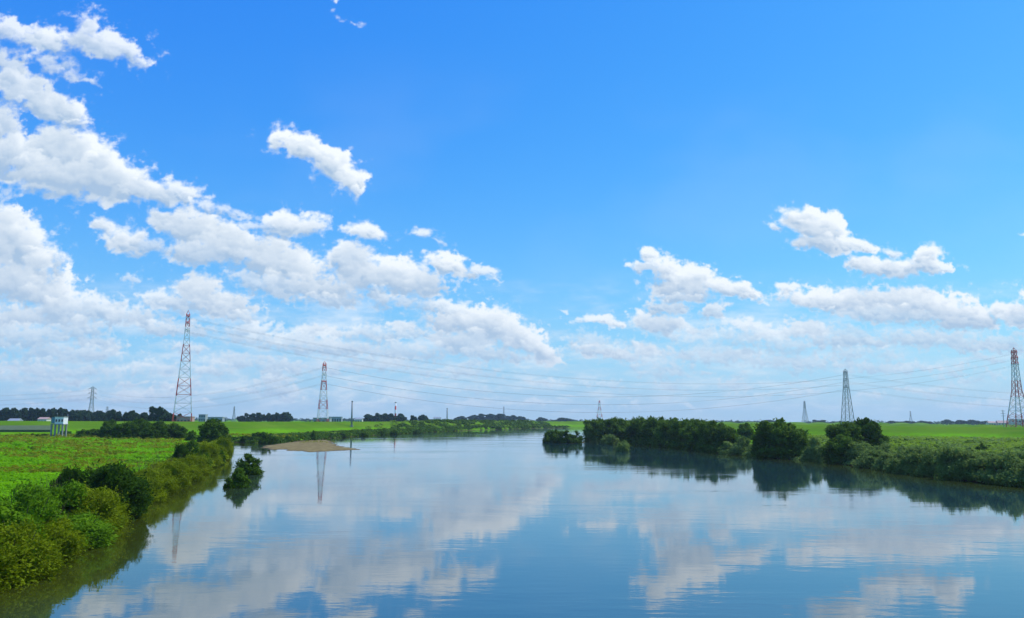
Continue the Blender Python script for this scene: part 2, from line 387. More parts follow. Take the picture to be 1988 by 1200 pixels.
# ================================================================= materials
def material(name):
    m = bpy.data.materials.new(name); m.use_nodes = True
    return m, NT(m.node_tree)
def finish(w, shader, disp=None):
    o = w.n('ShaderNodeOutputMaterial'); w.l(shader, o.inputs[0])
def principled(w, color, rough=.7, spec=.3, normal=None, metal=0.):
    b = w.n('ShaderNodeBsdfPrincipled'); w.put(b.inputs['Base Color'], color); w.put(b.inputs['Roughness'], rough)
    b.inputs['Specular IOR Level'].default_value = spec; b.inputs['Metallic'].default_value = metal
    if normal is not None: w.l(normal, b.inputs['Normal'])
    return b.outputs[0]
def leaf_material(name, dark, light, dry=None, trans=.30, patch=.12, dry_amount=.25):
    """foliage: hue drifts from clump to clump, from plant to plant, with a few dry leaves; light shines through thin leaves"""
    m, w = material(name)
    pos = w.n('ShaderNodeNewGeometry').outputs['Position']
    info = w.n('ShaderNodeObjectInfo').outputs['Random']
    rnd = w.n('ShaderNodeNewGeometry').outputs['Random Per Island']
    f = w.rng(w.noise(pos, patch, 4., .6), .32, .70)
    f = w.m('ADD', w.m('MULTIPLY', f, .55), w.m('ADD', w.m('MULTIPLY', info, .22), w.m('MULTIPLY', rnd, .42)), clamp=True)
    c = w.mix(f, rgb(*dark), rgb(*light))
    if dry: c = w.mix(w.m('MULTIPLY', w.rng(w.noise(pos, patch * 2.7, 3., .6), .55, .75), dry_amount), c, rgb(*dry))
    d = principled(w, c, .7, .04)
    t = w.n('ShaderNodeBsdfTranslucent'); w.l(w.mix(.35, c, rgb(light[0] * 1.4, light[1] * 1.3, light[2] * .5)), t.inputs[0])
    mx = w.n('ShaderNodeMixShader'); mx.inputs[0].default_value = trans; w.l(d, mx.inputs[1]); w.l(t.outputs[0], mx.inputs[2])
    finish(w, mx.outputs[0]); return m
def flat_material(name, color, rough=.6, spec=.3, grime=.25, scale=1.5, metal=0.):
    m, w = material(name)
    pos = w.n('ShaderNodeTexCoord').outputs['Object']
    n = w.rng(w.noise(pos, scale, 5., .6), .3, .75)
    c = w.mix(w.m('MULTIPLY', n, grime), rgb(*color), rgb(*[k * .45 for k in color]))
    finish(w, principled(w, c, rough, spec, metal=metal)); return m
def band_material(name, first, second, H, bands, rough=.55):
    """paint in alternate bands up the height of a mast"""
    m, w = material(name)
    pos = w.n('ShaderNodeTexCoord').outputs['Object']; z = w.sep(pos)[2]
    k = w.m('FLOOR', w.m('MULTIPLY', z, bands / H)); odd = w.m('MODULO', k, 2.)
    c = w.mix(odd, rgb(*first), rgb(*second))
    c = w.mix(w.m('MULTIPLY', w.rng(w.noise(pos, .4, 4.), .4, .8), .2), c, rgb(.25, .22, .2))
    finish(w, principled(w, c, rough, .3)); return m

M_TREE = leaf_material('leaves of the river trees', (.018, .054, .008), (.125, .225, .020), patch=.15)
M_TREE2 = leaf_material('leaves of the bank trees', (.020, .060, .005), (.085, .170, .008), patch=.2)
M_FAR = leaf_material('leaves of the far trees', (.012, .036, .016), (.028, .065, .022), patch=.05)
M_WILLOW = leaf_material('grey green willow leaves', (.095, .160, .035), (.210, .310, .075), (.24, .26, .09), patch=.3, trans=.30)
M_OLIVE = leaf_material('olive green willow leaves', (.085, .135, .002), (.215, .285, .006), (.26, .24, .01), patch=.35, trans=.30)
M_GREEN = leaf_material('fresh green shrub leaves', (.045, .125, .004), (.140, .280, .008), patch=.4, trans=.30)
M_DARK = leaf_material('dark shrub leaves', (.010, .036, .003), (.045, .105, .005), patch=.5)
M_KUDZU = leaf_material('bright ground vine leaves', (.100, .290, .002), (.210, .480, .004), (.20, .30, .005), patch=.10, trans=.45)
M_MEADOW = leaf_material('rough meadow leaves', (.110, .200, .012), (.230, .360, .030), (.28, .26, .06), patch=.06, trans=.4)
M_BROWN = leaf_material('brownish weeds', (.130, .170, .006), (.230, .260, .010), (.24, .17, .02), patch=.10, trans=.4)
M_BARK = flat_material('bark', (.10, .075, .05), .9, .1, .5, 6.)
M_STEEL = flat_material('galvanised steel', (.26, .29, .30), .5, .4, .3, .5)
M_WIRE = flat_material('aluminium wire', (.20, .22, .25), .5, .4, .1, .5)
M_INSUL = flat_material('insulator glass', (.30, .32, .30), .3, .5, .1, .5)
M_CONC = flat_material('concrete', (.30, .31, .29), .85, .2, .4, .8)
M_OLDCONC = flat_material('weathered concrete', (.105, .15, .075), .95, .05, .5, .4)
M_WHITE = flat_material('white painted wall', (.80, .82, .82), .6, .3, .15, .8)
M_TEAL = flat_material('blue green cladding', (.07, .24, .30), .5, .4, .2, .8)
M_GLASS = flat_material('window glass', (.04, .06, .08), .1, .6, .1, .8)
M_REDROOF = flat_material('red roof', (.46, .31, .28), .7, .2, .3, .4)
M_GREYROOF = flat_material('grey roof', (.30, .34, .38), .6, .3, .3, .4)
M_CREAM = flat_material('pale wall', (.62, .60, .56), .8, .2, .2, .3)

# ================================================================= the lie of the land
# the two shores of the river, as water edge points of the photograph brought down to the water plane
LEFT_SHORE = [P(*q) for q in [(0, 1138), (60, 1102), (130, 1078), (190, 1035), (240, 1000), (290, 968), (345, 940), (385, 916), (420, 904), (440, 886), (446, 864)]]
LEFT_BAY = [P(*q) for q in [(452, 858.5), (490, 860), (545, 859), (600, 855), (650, 850), (700, 847), (780, 842), (860, 838), (940, 834.5), (1030, 832), (1110, 831)]]
RIGHT_SHORE = [P(*q) for q in [(1988, 946), (1900, 936), (1810, 926), (1725, 913), (1665, 905), (1600, 897), (1540, 892), (1470, 888), (1420, 880), (1350, 873), (1280, 867), (1200, 860), (1140, 855)]]
x0, y0 = LEFT_SHORE[0]; xr, yr = RIGHT_SHORE[0]
RIVER = [(x0 - 22, y0 - 50), (x0 - 8, y0 - 18)] + LEFT_SHORE + LEFT_BAY + [(330, 1280), (620, 1330), (640, 1200), (330, 1120), (165, 980), (95, 760)] \
      + RIGHT_SHORE[::-1] + [(xr + 25, yr - 25), (xr + 90, yr - 90), (xr + 120, -160), (x0 - 30, -160)]
RIVER = np.array(RIVER)
def poly_sdf(X, Y, poly):
    """distance to a closed outline, positive inside"""
    D = np.full(X.shape, 1e9); inside = np.zeros(X.shape, bool)
    for i in range(len(poly)):
        ax, ay = poly[i - 1]; bx, by = poly[i]
        ex, ey = bx - ax, by - ay; L2 = ex * ex + ey * ey + 1e-9
        t = np.clip(((X - ax) * ex + (Y - ay) * ey) / L2, 0, 1)
        D = np.minimum(D, np.hypot(X - ax - t * ex, Y - ay - t * ey))
        cr_ = ((ay > Y) != (by > Y)) & (X < ex * (Y - ay) / (ey if abs(ey) > 1e-9 else 1e-9) + ax)
        inside ^= cr_
    return np.where(inside, D, -D)
def line_dist(X, Y, pts):
    D = np.full(X.shape, 1e9)
    for (ax, ay), (bx, by) in zip(pts[:-1], pts[1:]):
        ex, ey = bx - ax, by - ay; t = np.clip(((X - ax) * ex + (Y - ay) * ey) / (ex * ex + ey * ey), 0, 1)
        D = np.minimum(D, np.hypot(X - ax - t * ex, Y - ay - t * ey))
    return D
LEVEE_LEFT = [(-900, 430), (-420, 520), (-205, 615), (-75, 900), (-5, 1150), (120, 1420), (330, 1580), (900, 1800)]
LEVEE_RIGHT = [(900, 330), (420, 500), (250, 620), (210, 820), (330, 1000), (800, 1100)]
ISLETS = [(P(1095, 858), 11.0, 30.0, .5), (P(1184, 860), 4.5, 10., .35), (P(1208, 875), 2.5, 6., .3)]
def height(X, Y):
    X = np.asarray(X, float); Y = np.asarray(Y, float)
    sd = -poly_sdf(X + fbm(X / 11., Y / 11., 3) * 2.2, Y + fbm(X / 13. + 9, Y / 13., 3) * 2.2, RIVER)      # > 0 on land
    dist = np.hypot(X, Y)
    bank = sstep(-1.0, 5.0, sd) * 1.7 - .25
    far = sstep(4, 60, sd)
    lump = fbm(X / 9., Y / 9. + 40, 3) * .55 + fbm(X / 38. + 5, Y / 38., 3) * .8
    land = bank + far * (.7 + lump)
    for L, top in ((LEVEE_LEFT, 9.2), (LEVEE_RIGHT, 8.5)):
        d = line_dist(X, Y, L) + fbm(X / 60, Y / 60 + 3, 2) * 1.5
        land = np.maximum(land, top - np.maximum(d - 4., 0) * .27) if L is LEVEE_LEFT else np.maximum(land, top - np.maximum(d - 4., 0) * .22)
    bed = np.maximum(-2.2, sd * .35 - .05)
    z = np.where(sd > 0, np.maximum(land, np.minimum(-.1 + sd * .5, .4)), bed)
    for (ix, iy), rx, ry, h in ISLETS:
        e = 1 - np.hypot((X - ix) / rx, (Y - iy) / ry); z = np.maximum(z, np.clip(e * 2.2, -1, 1) * h)
    return z
def Zg(x, y): return float(height(np.array([x]), np.array([y]))[0])
def ground(px, py):
    """where the sight line through a pixel meets the land"""
    z = 0.
    for _ in range(12):
        x, y = P(px, py, z); z = z * .5 + Zg(x, y) * .5
    return x, y, z

def ground_material():
    m, w = material('grassy ground')
    pos = w.n('ShaderNodeNewGeometry').outputs['Position']; x, y, z = w.sep(pos)
    n1 = w.noise(pos, .022, 4., .6); n2 = w.noise(pos, .22, 4., .65); n3 = w.noise(pos, 1.3, 4., .7)
    c = w.mix(w.rng(n1, .35, .65), rgb(.085, .220, .004), rgb(.120, .320, .003))
    c = w.mix(w.m('MULTIPLY', w.rng(n2, .42, .72), .6), c, rgb(.085, .150, .006))
    c = w.mix(w.m('MULTIPLY', w.rng(n3, .45, .8), .45), c, rgb(.15, .23, .015))
    levee = w.rng(z, 3.2, 5.0)
    g = w.mix(w.rng(n1, .3, .7), rgb(.066, .165, .006), rgb(.100, .215, .010))
    g = w.mix(w.m('MULTIPLY', w.rng(w.noise(w.mapping(pos, (.05, .05, .6)), 1., 4., .6), .4, .7), .35), g, rgb(.16, .20, .03))
    c = w.mix(levee, c, g)
    mud = w.rng(z, .1, .7, 1, 0)
    c = w.mix(mud, c, rgb(.075, .062, .035))
    bump = w.n('ShaderNodeBump'); bump.inputs['Strength'].default_value = .6; bump.inputs['Distance'].default_value = .4; w.l(n3, bump.inputs['Height'])
    finish(w, principled(w, c, 1.0, 0., bump.outputs[0])); return m
M_GROUND = ground_material()
def build_ground():
    az = np.radians(np.concatenate([np.linspace(-88, -38, 60, endpoint=False), np.linspace(-38, 38, 460), np.linspace(38, 88, 61)[1:]]))
    r = np.concatenate([np.geomspace(12, 900, 420, endpoint=False), np.geomspace(900, 6400, 100)])
    A, R = np.meshgrid(az, r); X = np.sin(A) * R; Y = np.cos(A) * R; Z = height(X, Y)
    nr, na = X.shape; i = np.arange(nr - 1)[:, None] * na + np.arange(na - 1)[None]
    F = np.stack([i, i + 1, i + na + 1, i + na], -1).reshape(-1, 4)[:, ::-1]
    o = link('ground', mesh_from('ground', np.stack([X, Y, Z], -1).reshape(-1, 3), F, [M_GROUND], True)); tag(o, kind='structure')
build_ground()

def water_material():
    m, w = material('river water')
    pos = w.n('ShaderNodeNewGeometry').outputs['Position']
    fine = w.noise(w.mapping(pos, (1.0, 2.2, 1.)), .55, 3., .55)
    mid = w.noise(w.mapping(pos, (1.0, 2.6, 1.)), .11, 3., .5)
    calm = w.rng(w.noise(w.mapping(pos, (.5, 1.3, 1.), rot=(0, 0, .12)), .025, 5., .6), .40, .68)      # wind lanes: still and ruffled stretches
    lane = w.m('ADD', .40, w.m('MULTIPLY', w.m('MULTIPLY', calm, calm), 1.6))
    h = w.m('MULTIPLY', w.m('ADD', w.m('MULTIPLY', fine, .5), w.m('MULTIPLY', mid, 1.1)), lane)
    b = w.n('ShaderNodeBump'); b.inputs['Strength'].default_value = WAVE; b.inputs['Distance'].default_value = .10; w.l(h, b.inputs['Height'])
    at = w.n('ShaderNodeAttribute', attribute_name='shore').outputs['Fac']                        # metres to bank: silty olive shallows, also painting in bank reflections; bluer deep water
    silt_reflect = w.rng(w.m('ADD', at, w.m('MULTIPLY', w.m('SUBTRACT', w.noise(pos, .25, 4., .6), .5), 6.)), 2., 24., 1., 0.)
    body = w.mix(silt_reflect, rgb(*WATER_B), rgb(*WATER_A))
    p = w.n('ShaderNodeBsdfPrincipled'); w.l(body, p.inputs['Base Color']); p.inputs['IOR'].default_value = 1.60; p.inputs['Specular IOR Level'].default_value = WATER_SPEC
    w.put(p.inputs['Roughness'], w.m('ADD', .025, w.m('MULTIPLY', calm, .035))); w.l(b.outputs[0], p.inputs['Normal'])
    finish(w, p.outputs[0]); return m
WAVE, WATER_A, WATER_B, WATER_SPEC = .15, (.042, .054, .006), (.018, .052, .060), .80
def build_water():
    az = np.radians(np.linspace(-178, 182, 320)); r = np.concatenate([[0.5, 6, 12], np.geomspace(18, 1500, 150)])
    A, R = np.meshgrid(az, r); X = np.clip(np.sin(A) * R, -300, 1000); Y = np.clip(np.cos(A) * R, -170, 1600)
    X, Y = np.sin(A) * R, np.cos(A) * R
    d = poly_sdf(X, Y, RIVER); nr, na = X.shape; i = np.arange(nr - 1)[:, None] * na + np.arange(na - 1)[None]
    F = np.stack([i, i + na, i + na + 1, i + 1], -1).reshape(-1, 4); F = F[(d.ravel()[F] > -12 - R.ravel()[F] * .02).any(1)]
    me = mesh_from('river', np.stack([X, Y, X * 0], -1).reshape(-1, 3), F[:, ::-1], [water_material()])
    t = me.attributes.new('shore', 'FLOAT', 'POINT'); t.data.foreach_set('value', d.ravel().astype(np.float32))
    o = link('river', me); tag(o, kind='structure')
build_water()

def build_sandbar():
    out = np.array([P(*q) for q in [(508, 866.5), (545, 861), (575, 857.5), (600, 855.5), (628, 854.5), (642, 856), (650, 862), (668, 868.5), (700, 873), (660, 875), (625, 876.5), (590, 877), (565, 874.5), (520, 871)]])
    c = out.mean(0); n = 70
    gx = np.linspace(out[:, 0].min() - 2, out[:, 0].max() + 2, n); gy = np.linspace(out[:, 1].min() - 4, out[:, 1].max() + 4, n)
    X, Y = np.meshgrid(gx, gy); d = poly_sdf(X + fbm(X / 4, Y / 14, 4) * 1.6, Y + fbm(X / 5 + 5, Y / 14, 4) * 12, out)
    Z = np.clip(d * .07, -.5, .26) + np.where(d > 0, fbm(X / 3, Y / 8, 3) * .06, 0)
    i = np.arange(n - 1)[:, None] * n + np.arange(n - 1)[None]; F = np.stack([i, i + 1, i + n + 1, i + n], -1).reshape(-1, 4)
    keep = (Z.ravel()[F] > -.45).any(1)
    m, w = material('wet river sand')
    pos = w.n('ShaderNodeNewGeometry').outputs['Position']; z = w.sep(pos)[2]
    s = w.mix(w.rng(w.noise(w.mapping(pos, (1., .35, 1.)), .45, 6., .65), .35, .65), rgb(.150, .115, .045), rgb(.235, .190, .080))
    s = w.mix(w.rng(z, .02, .16, 1, 0), s, rgb(.11, .085, .05))
    finish(w, principled(w, s, .9, .05))
    o = link('sandbar', mesh_from('sandbar', np.stack([X, Y, Z], -1).reshape(-1, 3), F[keep], [m], True)); tag(o, kind='structure')
build_sandbar()

# ================================================================= foliage
_bm = bmesh.new(); bmesh.ops.create_icosphere(_bm, subdivisions=2, radius=1.0)
ICO_V = np.array([v.co[:] for v in _bm.verts]); ICO_F = np.array([[v.index for v in f.verts] for f in _bm.faces]); _bm.free()
def leaf_quads(pos, nrm, size, rg, slim=.62):
    """one small bent leaf-shaped face per point"""
    n = len(pos); q = rg.normal(size=(n, 3))
    nrm = nrm / (np.linalg.norm(nrm, axis=1, keepdims=True) + 1e-9)
    t = q - nrm * (q * nrm).sum(1, keepdims=True); t /= np.linalg.norm(t, axis=1, keepdims=True) + 1e-9
    b = np.cross(nrm, t); s = size[:, None] if isinstance(size, np.ndarray) else size
    V = np.stack([pos - t * s, pos + b * s * slim, pos + t * s + nrm * s * .25, pos - b * s * slim], 1).reshape(-1, 3)
    return V, np.arange(n * 4).reshape(n, 4)
def sphere_dirs(n, rg):
    d = rg.normal(size=(n, 3)); return d / np.linalg.norm(d, axis=1, keepdims=True)
def crown_mesh(name, seed, clumps, leaves, leaf, mat, dome=False, ragged=.0, core=.70, low=False):
    """unit crown: height 1, width 1; many leaf faces spread over overlapping clumps"""
    rg = np.random.RandomState(seed); C = []; R = []
    while len(C) < clumps:
        d = sphere_dirs(1, rg)[0]; k = rg.rand() ** .45
        if dome: p = np.array([d[0] * .40 * k, d[1] * .40 * k, .08 + abs(d[2]) * rg.uniform(.5, .8) * k]); r = rg.uniform(.07, .17)
        elif low: p = np.array([d[0] * .37 * k, d[1] * .37 * k, .50 + d[2] * .46 * k]); r = rg.uniform(.08, .17)
        else: p = np.array([d[0] * .37 * k, d[1] * .37 * k, .56 + d[2] * .34 * k]); r = rg.uniform(.09, .18)
        C.append(p); R.append(r)
    if dome or low: C += [np.array([.22 * math.cos(a), .22 * math.sin(a), .14]) for a in np.linspace(0, 6.28, 7)[:-1]]; R += [.2] * 6
    C = np.array(C); R = np.array(R); top = (C[:, 2] + R).max(); C[:, 2] *= .97 / top; R = R * (.97 / top)
    w = R ** 2; ix = rg.choice(len(C), leaves * 2, p=w / w.sum()); d = sphere_dirs(leaves * 2, rg)
    out = C[ix] - np.array([0, 0, .4]); out /= np.linalg.norm(out, axis=1, keepdims=True) + 1e-9
    d = d + out * .55 + np.array([0, 0, .25]); d /= np.linalg.norm(d, axis=1, keepdims=True)
    p = C[ix] + d * (R[ix] * (rg.uniform(.82, 1.12, len(ix)) + ragged * np.maximum(rg.normal(size=len(ix)), 0)))[:, None]
    hid = np.zeros(len(p), bool)
    for c, r in zip(C, R): hid |= (np.linalg.norm(p - c, axis=1) < r * .78)
    ok = (~hid) & (p[:, 2] > (-.02 if dome or low else .06)); p = p[ok][:leaves]; d = d[ok][:leaves]
    V, F = leaf_quads(p, d + rg.normal(size=d.shape) * .60, leaf * rg.uniform(.6, 1.35, len(p)), rg)
    def shake(q, amt=.30):                                          # uneven outline
        s = 1 + amt * fbm(q[:, 0] * 4.2 + seed, q[:, 2] * 3.6 + q[:, 1] * 3.1 + seed * 2, 4, .6)[:, None]
        o = np.array([0, 0, .35]); r_ = (q - o) * s + o; r_[:, 2] = np.where(q[:, 2] < .1, np.minimum(q[:, 2], r_[:, 2]), r_[:, 2]); return r_
    V = shake(V); k = len(V); cv = []; cf = []
    for c, r in zip(C, R):
        nv = ICO_V * (r * core) * (1 + .18 * rg.normal(size=(len(ICO_V), 1))) + c; nv[:, 2] = np.maximum(nv[:, 2], -.03)
        cf.append(ICO_F + k + sum(len(q) for q in cv)); cv.append(nv)
    cv = [shake(q) for q in cv]
    V = np.concatenate([V] + cv); me = bpy.data.meshes.new(name)
    quads = F; tris = np.concatenate(cf)
    me.vertices.add(len(V)); me.vertices.foreach_set('co', V.astype(np.float32).ravel())
    me.loops.add(len(quads) * 4 + len(tris) * 3); me.loops.foreach_set('vertex_index', np.concatenate([quads.ravel(), tris.ravel()]).astype(np.int32))
    me.polygons.add(len(quads) + len(tris))
    me.polygons.foreach_set('loop_start', np.concatenate([np.arange(len(quads)) * 4, len(quads) * 4 + np.arange(len(tris)) * 3]).astype(np.int32))
    me.update(calc_edges=True); me.materials.append(mat); return me
def trunk_mesh(name, seed, lean=.04, split=.28):
    """unit trunk with limbs reaching into the crown"""
    rg = random.Random(seed); m = MB(); p = Vector((0, 0, -.06)); r = .035
    pts = [(p, r)]
    for k in range(4):
        p = p + Vector((rg.uniform(-lean, lean), rg.uniform(-lean, lean), .13)); r *= .84; pts.append((p.copy(), r))
    for (a, ra), (b, rb) in zip(pts[:-1], pts[1:]): m.bar(a, b, ra, rb, 7)
    for k in range(6):
        a, ra = pts[2 + k % 3]; t = k * 1.05 + rg.uniform(-.3, .3); l = rg.uniform(.18, .30)
        mid = a + Vector((math.cos(t) * l * .5, math.sin(t) * l * .5, l * .5)); e = mid + Vector((math.cos(t) * l * .45, math.sin(t) * l * .45, l * .75))
        m.bar(a, mid, ra * .6, ra * .4, 5); m.bar(mid, e, ra * .4, ra * .15, 5)
    return m.mesh(name, M_BARK)
TRUNKS = [trunk_mesh('tree trunk', s) for s in range(3)]
STEMS = []
for s in range(2):
    m = MB(); rg = random.Random(40 + s)
    for k in range(7):
        t = k * .9; a = Vector((math.cos(t) * .03, math.sin(t) * .03, -.08)); b = Vector((math.cos(t) * .16, math.sin(t) * .16, .35)); e = Vector((math.cos(t) * .30, math.sin(t) * .30, rg.uniform(.6, .85)))
        m.bar(a, b, .014, .010, 5); m.bar(b, e, .010, .004, 5)
    STEMS.append(m.mesh('bush stems', M_BARK))
PROTO = {}
def proto(kind, mat, n, dome, clumps, leaves, leaf, seed, **kw):
    PROTO[kind] = [crown_mesh(kind + ' crown', seed + k, clumps, leaves, leaf, mat, dome, **kw) for k in range(n)]
proto('river', M_TREE, 4, False, 50, 6400, .032, 100, low=True, ragged=.25)
proto('bank', M_TREE2, 4, False, 42, 5200, .034, 110, low=True, ragged=.25)
proto('far', M_FAR, 3, False, 26, 900, .06, 120)
proto('willow', M_WILLOW, 4, True, 46, 6000, .030, 130, ragged=.30)
proto('olive', M_OLIVE, 4, True, 60, 13000, .018, 140, ragged=.38)
proto('green', M_GREEN, 3, True, 60, 13000, .019, 150, ragged=.30)
proto('dark', M_DARK, 2, True, 64, 13000, .020, 160, ragged=.25)
proto('small', M_TREE2, 4, True, 26, 2200, .046, 170, ragged=.30)
proto('pale', M_WILLOW, 3, True, 30, 2600, .042, 180, ragged=.30)
RG = random.Random(5)
FIRST = {}
def plant(kind, x, y, z, h, wd, label, group=None, name=None, dp=None):
    is_tree = kind in ('river', 'bank', 'far'); v = RG.randrange(len(PROTO[kind]))
    name = name or ('tree' if is_tree else 'bush'); rz = RG.uniform(0, 6.28)
    s = (wd, (dp or wd), h); key = (kind, v)
    if key in FIRST:
        o = dup(FIRST[key], (x, y, z), rz, s, label)
        if group: o['group'] = group
        elif 'group' in o: del o['group']
        return o
    o = thing(name, label, 'tree' if is_tree else 'bush', (x, y, z), rz, s, group); FIRST[key] = o
    link('crown', PROTO[kind][v], o)
    link('trunk' if is_tree else 'stems', (TRUNKS if is_tree else STEMS)[v % (3 if is_tree else 2)], o)
    return o
def plant_px(kind, px, pyb, pyt, wpx, label, group=None, back=0., **kw):
    """a plant whose foot and top are seen at these heights of the photograph"""
    x, y, z = ground(px, pyb)
    if back: x, y = x * (1 + back / y), y + back; z = max(Zg(x, y), 0.)
    z = max(z, -.1); h = Z_at(px, pyt, y) - z
    return plant(kind, x, y, z - .1, max(h, .6) + .1, wpx / FPX * y, label, group, **kw)
def plant_far(kind, px, pyt, wpx, Y, label, group=None, **kw):
    x = X_at(px, 812, Y); z = Zg(x, Y); return plant(kind, x, Y, z, Z_at(px, pyt, Y) - z, wpx / FPX * Y, label, group, **kw)

# ---- right bank: the dense row of trees that runs out into the river
G = 'trees in the dense row on the right bank'; L = 'dark leafy tree within the dense row along the right bank'
plant_px('river', 1156, 857, 815, 52, 'dark leafy tree at the far river end of the dense row on the right bank', G)
for px, pb, pt, w in [(1184, 860, 813, 54), (1212, 862, 814, 56), (1240, 864, 813, 58), (1268, 867, 811, 60), (1298, 870, 814, 62), (1328, 872, 815, 64), (1356, 875, 817, 62), (1384, 878, 819, 66)]:
    plant_px('river', px, pb, pt, w, L, G)
plant_px('river', 1412, 881, 828, 62, 'lower dark tree at the near end of the dense row on the right bank', G)
for px, pb, pt, w in [(1172, 856, 814, 48), (1200, 858, 812, 48), (1229, 859, 813, 50), (1256, 861, 812, 50), (1283, 863, 811, 54), (1312, 864, 813, 54), (1341, 866, 814, 56), (1370, 867, 816, 56), (1396, 869, 822, 54)]:
    plant_px('river', px, pb, pt, w, L, G, back=22)
# ---- the big round trees nearer on the right bank
plant_px('river', 1512, 892, 815, 100, 'big broad dark tree standing at the water between the row and the bushy bank', back=3)
plant_px('river', 1548, 893, 836, 56, 'lower dark tree leaning against the right flank of the big broad tree', back=4)
plant_px('river', 1480, 889, 838, 40, 'smaller dark tree against the left flank of the big broad tree', back=4)
plant_px('river', 1631, 900, 846, 64, 'compact dark tree at the water edge with a deep black reflection', back=2)
plant_px('river', 1640, 885, 820, 76, 'dark round tree behind the compact tree at the water', back=22)
plant_px('bank', 1684, 884, 813, 70, 'grey green broad tree behind and to the right of the compact dark tree', back=30)
plant_px('bank', 1706, 880, 838, 44, 'low tree at the right foot of the grey green broad tree', back=30)
plant_px('bank', 1448, 862, 822, 40, 'blue green tree set back between the dense row and the big broad tree', back=60)
for px, pb, pt, w, l in [(1418, 884, 858, 40, 'pale round willow bush under the near end of the dense row'), (1444, 884, 848, 34, 'pale upright willow bush left of the big broad tree'), (1463, 886, 866, 26, 'small pale bush touching the left of the big broad tree'),
                         (1585, 896, 850, 36, 'pale yellow green bush between the big tree and the compact tree'), (1572, 897, 872, 30, 'small grey bush at the water right of the big broad tree'), (1598, 899, 868, 24, 'narrow pale bush touching the compact dark tree')]:
    plant_px('pale', px, pb, pt, w, l, None, back=1)
# ---- the bushy willow edge on the right
G = 'willow bushes along the right water edge'; L = 'grey green willow bush in the continuous row along the right water edge'
wl = [(1690, 910, 872, 60), (1726, 916, 880, 54), (1752, 920, 872, 58), (1786, 924, 868, 64), (1822, 928, 876, 62), (1854, 931, 872, 60), (1884, 936, 876, 66), (1918, 939, 884, 70), (1950, 943, 880, 70), (1985, 947, 888, 76), (2030, 952, 890, 80)]
for k, (px, pb, pt, w) in enumerate(wl):
    plant_px('willow', px, pb, pt, w, L if k else 'grey green willow bush beside the compact dark tree, first of the water edge row', G, back=2)
plant_px('small', 1868, 936, 880, 52, 'darkest green bush within the willow row on the right', None, back=3)
for px, pb, pt, w in [(1672, 900, 858, 60), (1712, 902, 862, 56), (1768, 904, 868, 60), (1838, 912, 866, 70), (1902, 920, 872, 70), (1966, 926, 874, 76)]:
    plant_px('willow', px, pb, pt, w, 'grey green willow bush in the second rank behind the right water edge', 'willow bushes of the second rank', back=9)
for px, pb, pt, w, l in [(1908, 880, 860, 26, 'round dark bush alone in the rough meadow on the right'), (1835, 884, 873, 26, 'low dark bush in the rough meadow left of the round one'), (1884, 893, 878, 26, 'dark bush low in the meadow below the round one'),
                         (1960, 898, 876, 44, 'wide dark bush near the right end of the rough meadow'), (1710, 874, 862, 26, 'dark bush near the low tree at the left end of the rough meadow')]:
    plant_px('small', px, pb, pt, w, l)
# ---- bushes standing in the river on the right
for k, (px, pb, pt, w) in enumerate([(1066, 859, 836, 26), (1080, 860, 834, 30), (1098, 860, 835, 32), (1115, 860, 836, 30)]):
    plant_px('small', px, pb, pt, w, ['leftmost bush of the bushy islet before the dense row', 'second bush from the left on the bushy islet', 'third bush from the left on the bushy islet', 'rightmost bush of the bushy islet before the dense row'][k], 'bushes on the islet')
plant_px('pale', 1184, 864, 843, 34, 'round pale bush standing in the water before the dense row')
plant_px('pale', 1208, 877, 856, 24, 'small pointed pale bush standing in the water nearest the camera')
# ---- left bank
plant_px('small', 480, 924, 880, 54, 'dark round bush standing alone in the water near the left bank')
plant_px('small', 460, 950, 908, 46, 'lower tangled bush in the water in front of the dark round one')
NEAR = [('olive', 18, 1136, 1012, 150, 'olive willow bush at the lower left corner, nearest the camera'), ('olive', 92, 1096, 1010, 112, 'round olive bush at the water, second from the lower left corner'),
        ('green', 40, 1085, 942, 150, 'fresh green bush behind the round olive one at the left border'), ('green', 140, 1068, 998, 130, 'low green bush leaning over the water between olive and dark ones'),
        ('green', 108, 1030, 938, 120, 'fresh green bush high on the bank beside the meadow'), ('dark', 214, 1006, 903, 124, 'big dark green bush standing tall on the left bank'),
        ('olive', 170, 1046, 948, 110, 'olive bush in front of the big dark one'), ('dark', 130, 985, 908, 66, 'small dark bush at the meadow edge left of the big dark one'),
        ('olive', 214, 1028, 978, 60, 'little olive bush at the water below the big dark one'), ('olive', 258, 992, 930, 62, 'olive bush right of the big dark one'),
        ('olive', -70, 1165, 1030, 170, 'olive willow bush cut by the left border')]
for kd, px, pb, pt, w, l in NEAR: plant_px(kd, px, pb, pt, w, l, None, back=1.5)
G = 'olive bushes of the low hedge along the left bank'; L = 'olive bush in the even low hedge along the left bank'
for px, pb, pt, w in [(284, 978, 926, 64), (308, 964, 912, 66), (333, 950, 900, 64), (356, 938, 894, 60), (376, 924, 884, 56)]: plant_px('olive', px, pb, pt, w, L, G, back=2)
for px, pb, pt, w in [(262, 965, 926, 70), (290, 948, 912, 64), (320, 932, 898, 60), (345, 920, 890, 54)]: plant_px('olive', px, pb, pt, w, 'olive bush in the rear rank of the low hedge on the left bank', 'rear rank of the left hedge', back=8)
